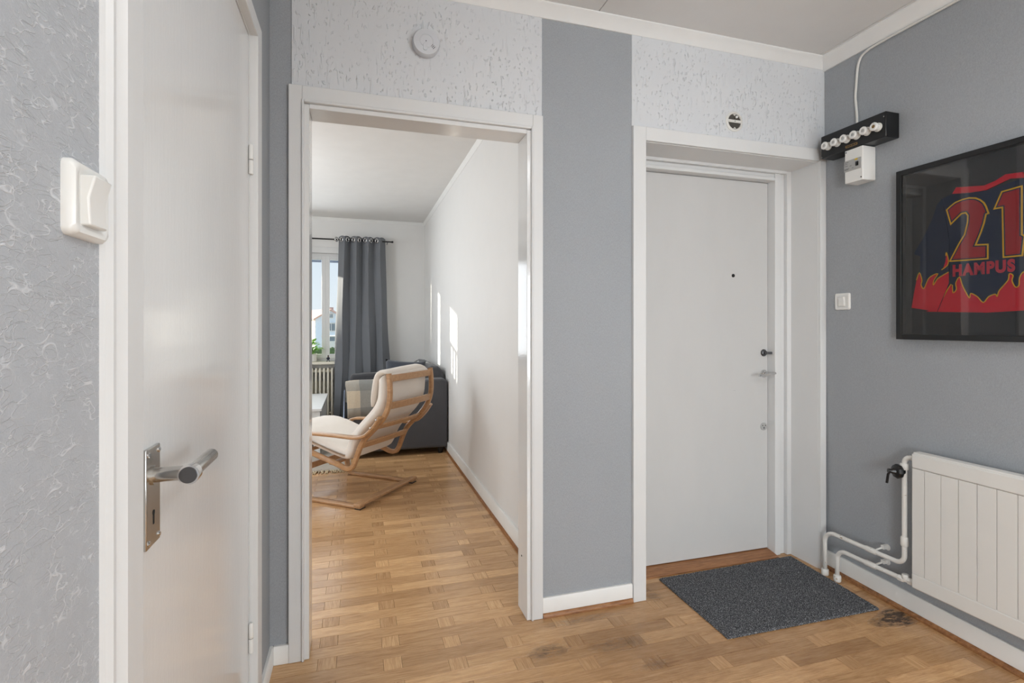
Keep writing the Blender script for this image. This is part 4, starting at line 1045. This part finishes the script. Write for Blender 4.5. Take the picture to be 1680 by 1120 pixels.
# gable wall faces the window; ridge runs away and slightly left
gx0, gx1, gp, ez, rzz = -3.3, -.75, -2.15, 1.90, 2.55
m = MB(); dsk = (-3.2, 7)
def ext(u, v, w_): return (u+dsk[0]*w_, 46+dsk[1]*w_, v)
m.prism([(gx0, gz), (gx1, gz), (gx1, 1.75), (gp, rzz), (gx0, ez)], ext, 0, 1); m.build('gable_wall', M['hwall'], hs)
m = MB(); m.add([ext(gx0-.02, gz, 0), ext(gx0-.02, gz, 1), ext(gx0-.02, ez, 1), ext(gx0-.02, ez, 0)], [(0, 1, 2, 3)]); m.build('side_wall', M['hwallw'], hs, solid=.05)
m = MB(); 
for (xa, za) in ((gx0-.25, ez-.12), (gx1+.25, 1.60)):
    a = [ext(xa, za, -.03), ext(gp, rzz+.08, -.03), ext(gp, rzz+.08, 1.03), ext(xa, za, 1.03)]; m.add(a, [(0, 1, 2, 3)])
m.build('roof', M['roof'], hs, solid=.12)
m = MB(); m.box(-2.32, -1.92, 46.6, 47.1, 2.3, 2.85); m.build('chimney', M['roof'], hs)
for (a, b, c, d_) in ((-2.20, -1.95, 1.95, 2.25), (-2.35, -1.75, .85, 1.45)):
    m = MB(); m.box(a, b, 45.93, 46.01, c, d_); wn = m.build('window', M['hglass'], hs)
    m = MB(); m.box(a-.06, b+.06, 45.90, 45.95, c-.06, c); m.box(a-.06, b+.06, 45.90, 45.95, d_, d_+.06); m.box(a-.06, a, 45.9, 45.95, c, d_); m.box(b, b+.06, 45.9, 45.95, c, d_); m.box((a+b)/2-.02, (a+b)/2+.02, 45.9, 45.95, c, d_); m.build('window_trim', M['hwallw'], wn)
gr = empty('garage', (-2, 42, gz), 'low grey garage in front of the pale blue house', 'garage')
m = MB(); m.box(-2.45, -.2, 41, 43, gz, .42); m.build('wall', M['cargrey'], gr); m = MB(); m.box(-2.55, -.1, 40.9, 43.1, .42, .50); m.build('roof', M['hwallw'], gr)
m = MB(); m.box(-2.2, -.7, 40.96, 41, gz, .1)
m.build('gate', M['hwallw'], gr)
hd = MB(); R6 = random.Random(4)
def hedgef(u, v):
    a = 2*math.pi*v
    return (-5+6*u, 31+.6*math.cos(a)+R6.uniform(-.08, .08), gz+.75+ .85*math.sin(a)*(1 if math.sin(a) > 0 else .8)+R6.uniform(-.08, .08))
hd.grid(hedgef, 50, 14); tag(hd.build('hedge', M['hedge'], None, loc=(-2, 31, gz)), 'green garden hedge across the street seen through the window', 'hedge')
cr_ = empty('parked_car', (-1.4, 24, gz), 'silver car parked on the street outside the window', 'car')
m = MB(); m.prism([(-2.1, .25), (2.1, .25), (2.15, .75), (1.3, .90), (.7, 1.38), (-.9, 1.40), (-1.6, .95), (-2.15, .85)], lambda u, v, w_: (-1.9+u, w_, gz+v), 23.2, 24.8); m.build('car_body', M['car'], cr_, bevel=.08, smooth=60)
m = MB(); m.prism([(-1.35, .95), (1.1, .93), (.62, 1.32), (-.85, 1.33)], lambda u, v, w_: (-1.9+u, w_, gz+v), 23.19, 24.81); m.build('side_window', M['hglass'], cr_)
for u in (-1.35, 1.35):
    for yy in (23.25, 24.6):
        m = MB(); m.lathe([(.3, 0), (.32, .03), (.32, .15), (.3, .18)], (-1.9+u, yy, gz+.32), (0, 1, 0), n=20); m.build('wheel', M['black'], cr_, smooth=40)
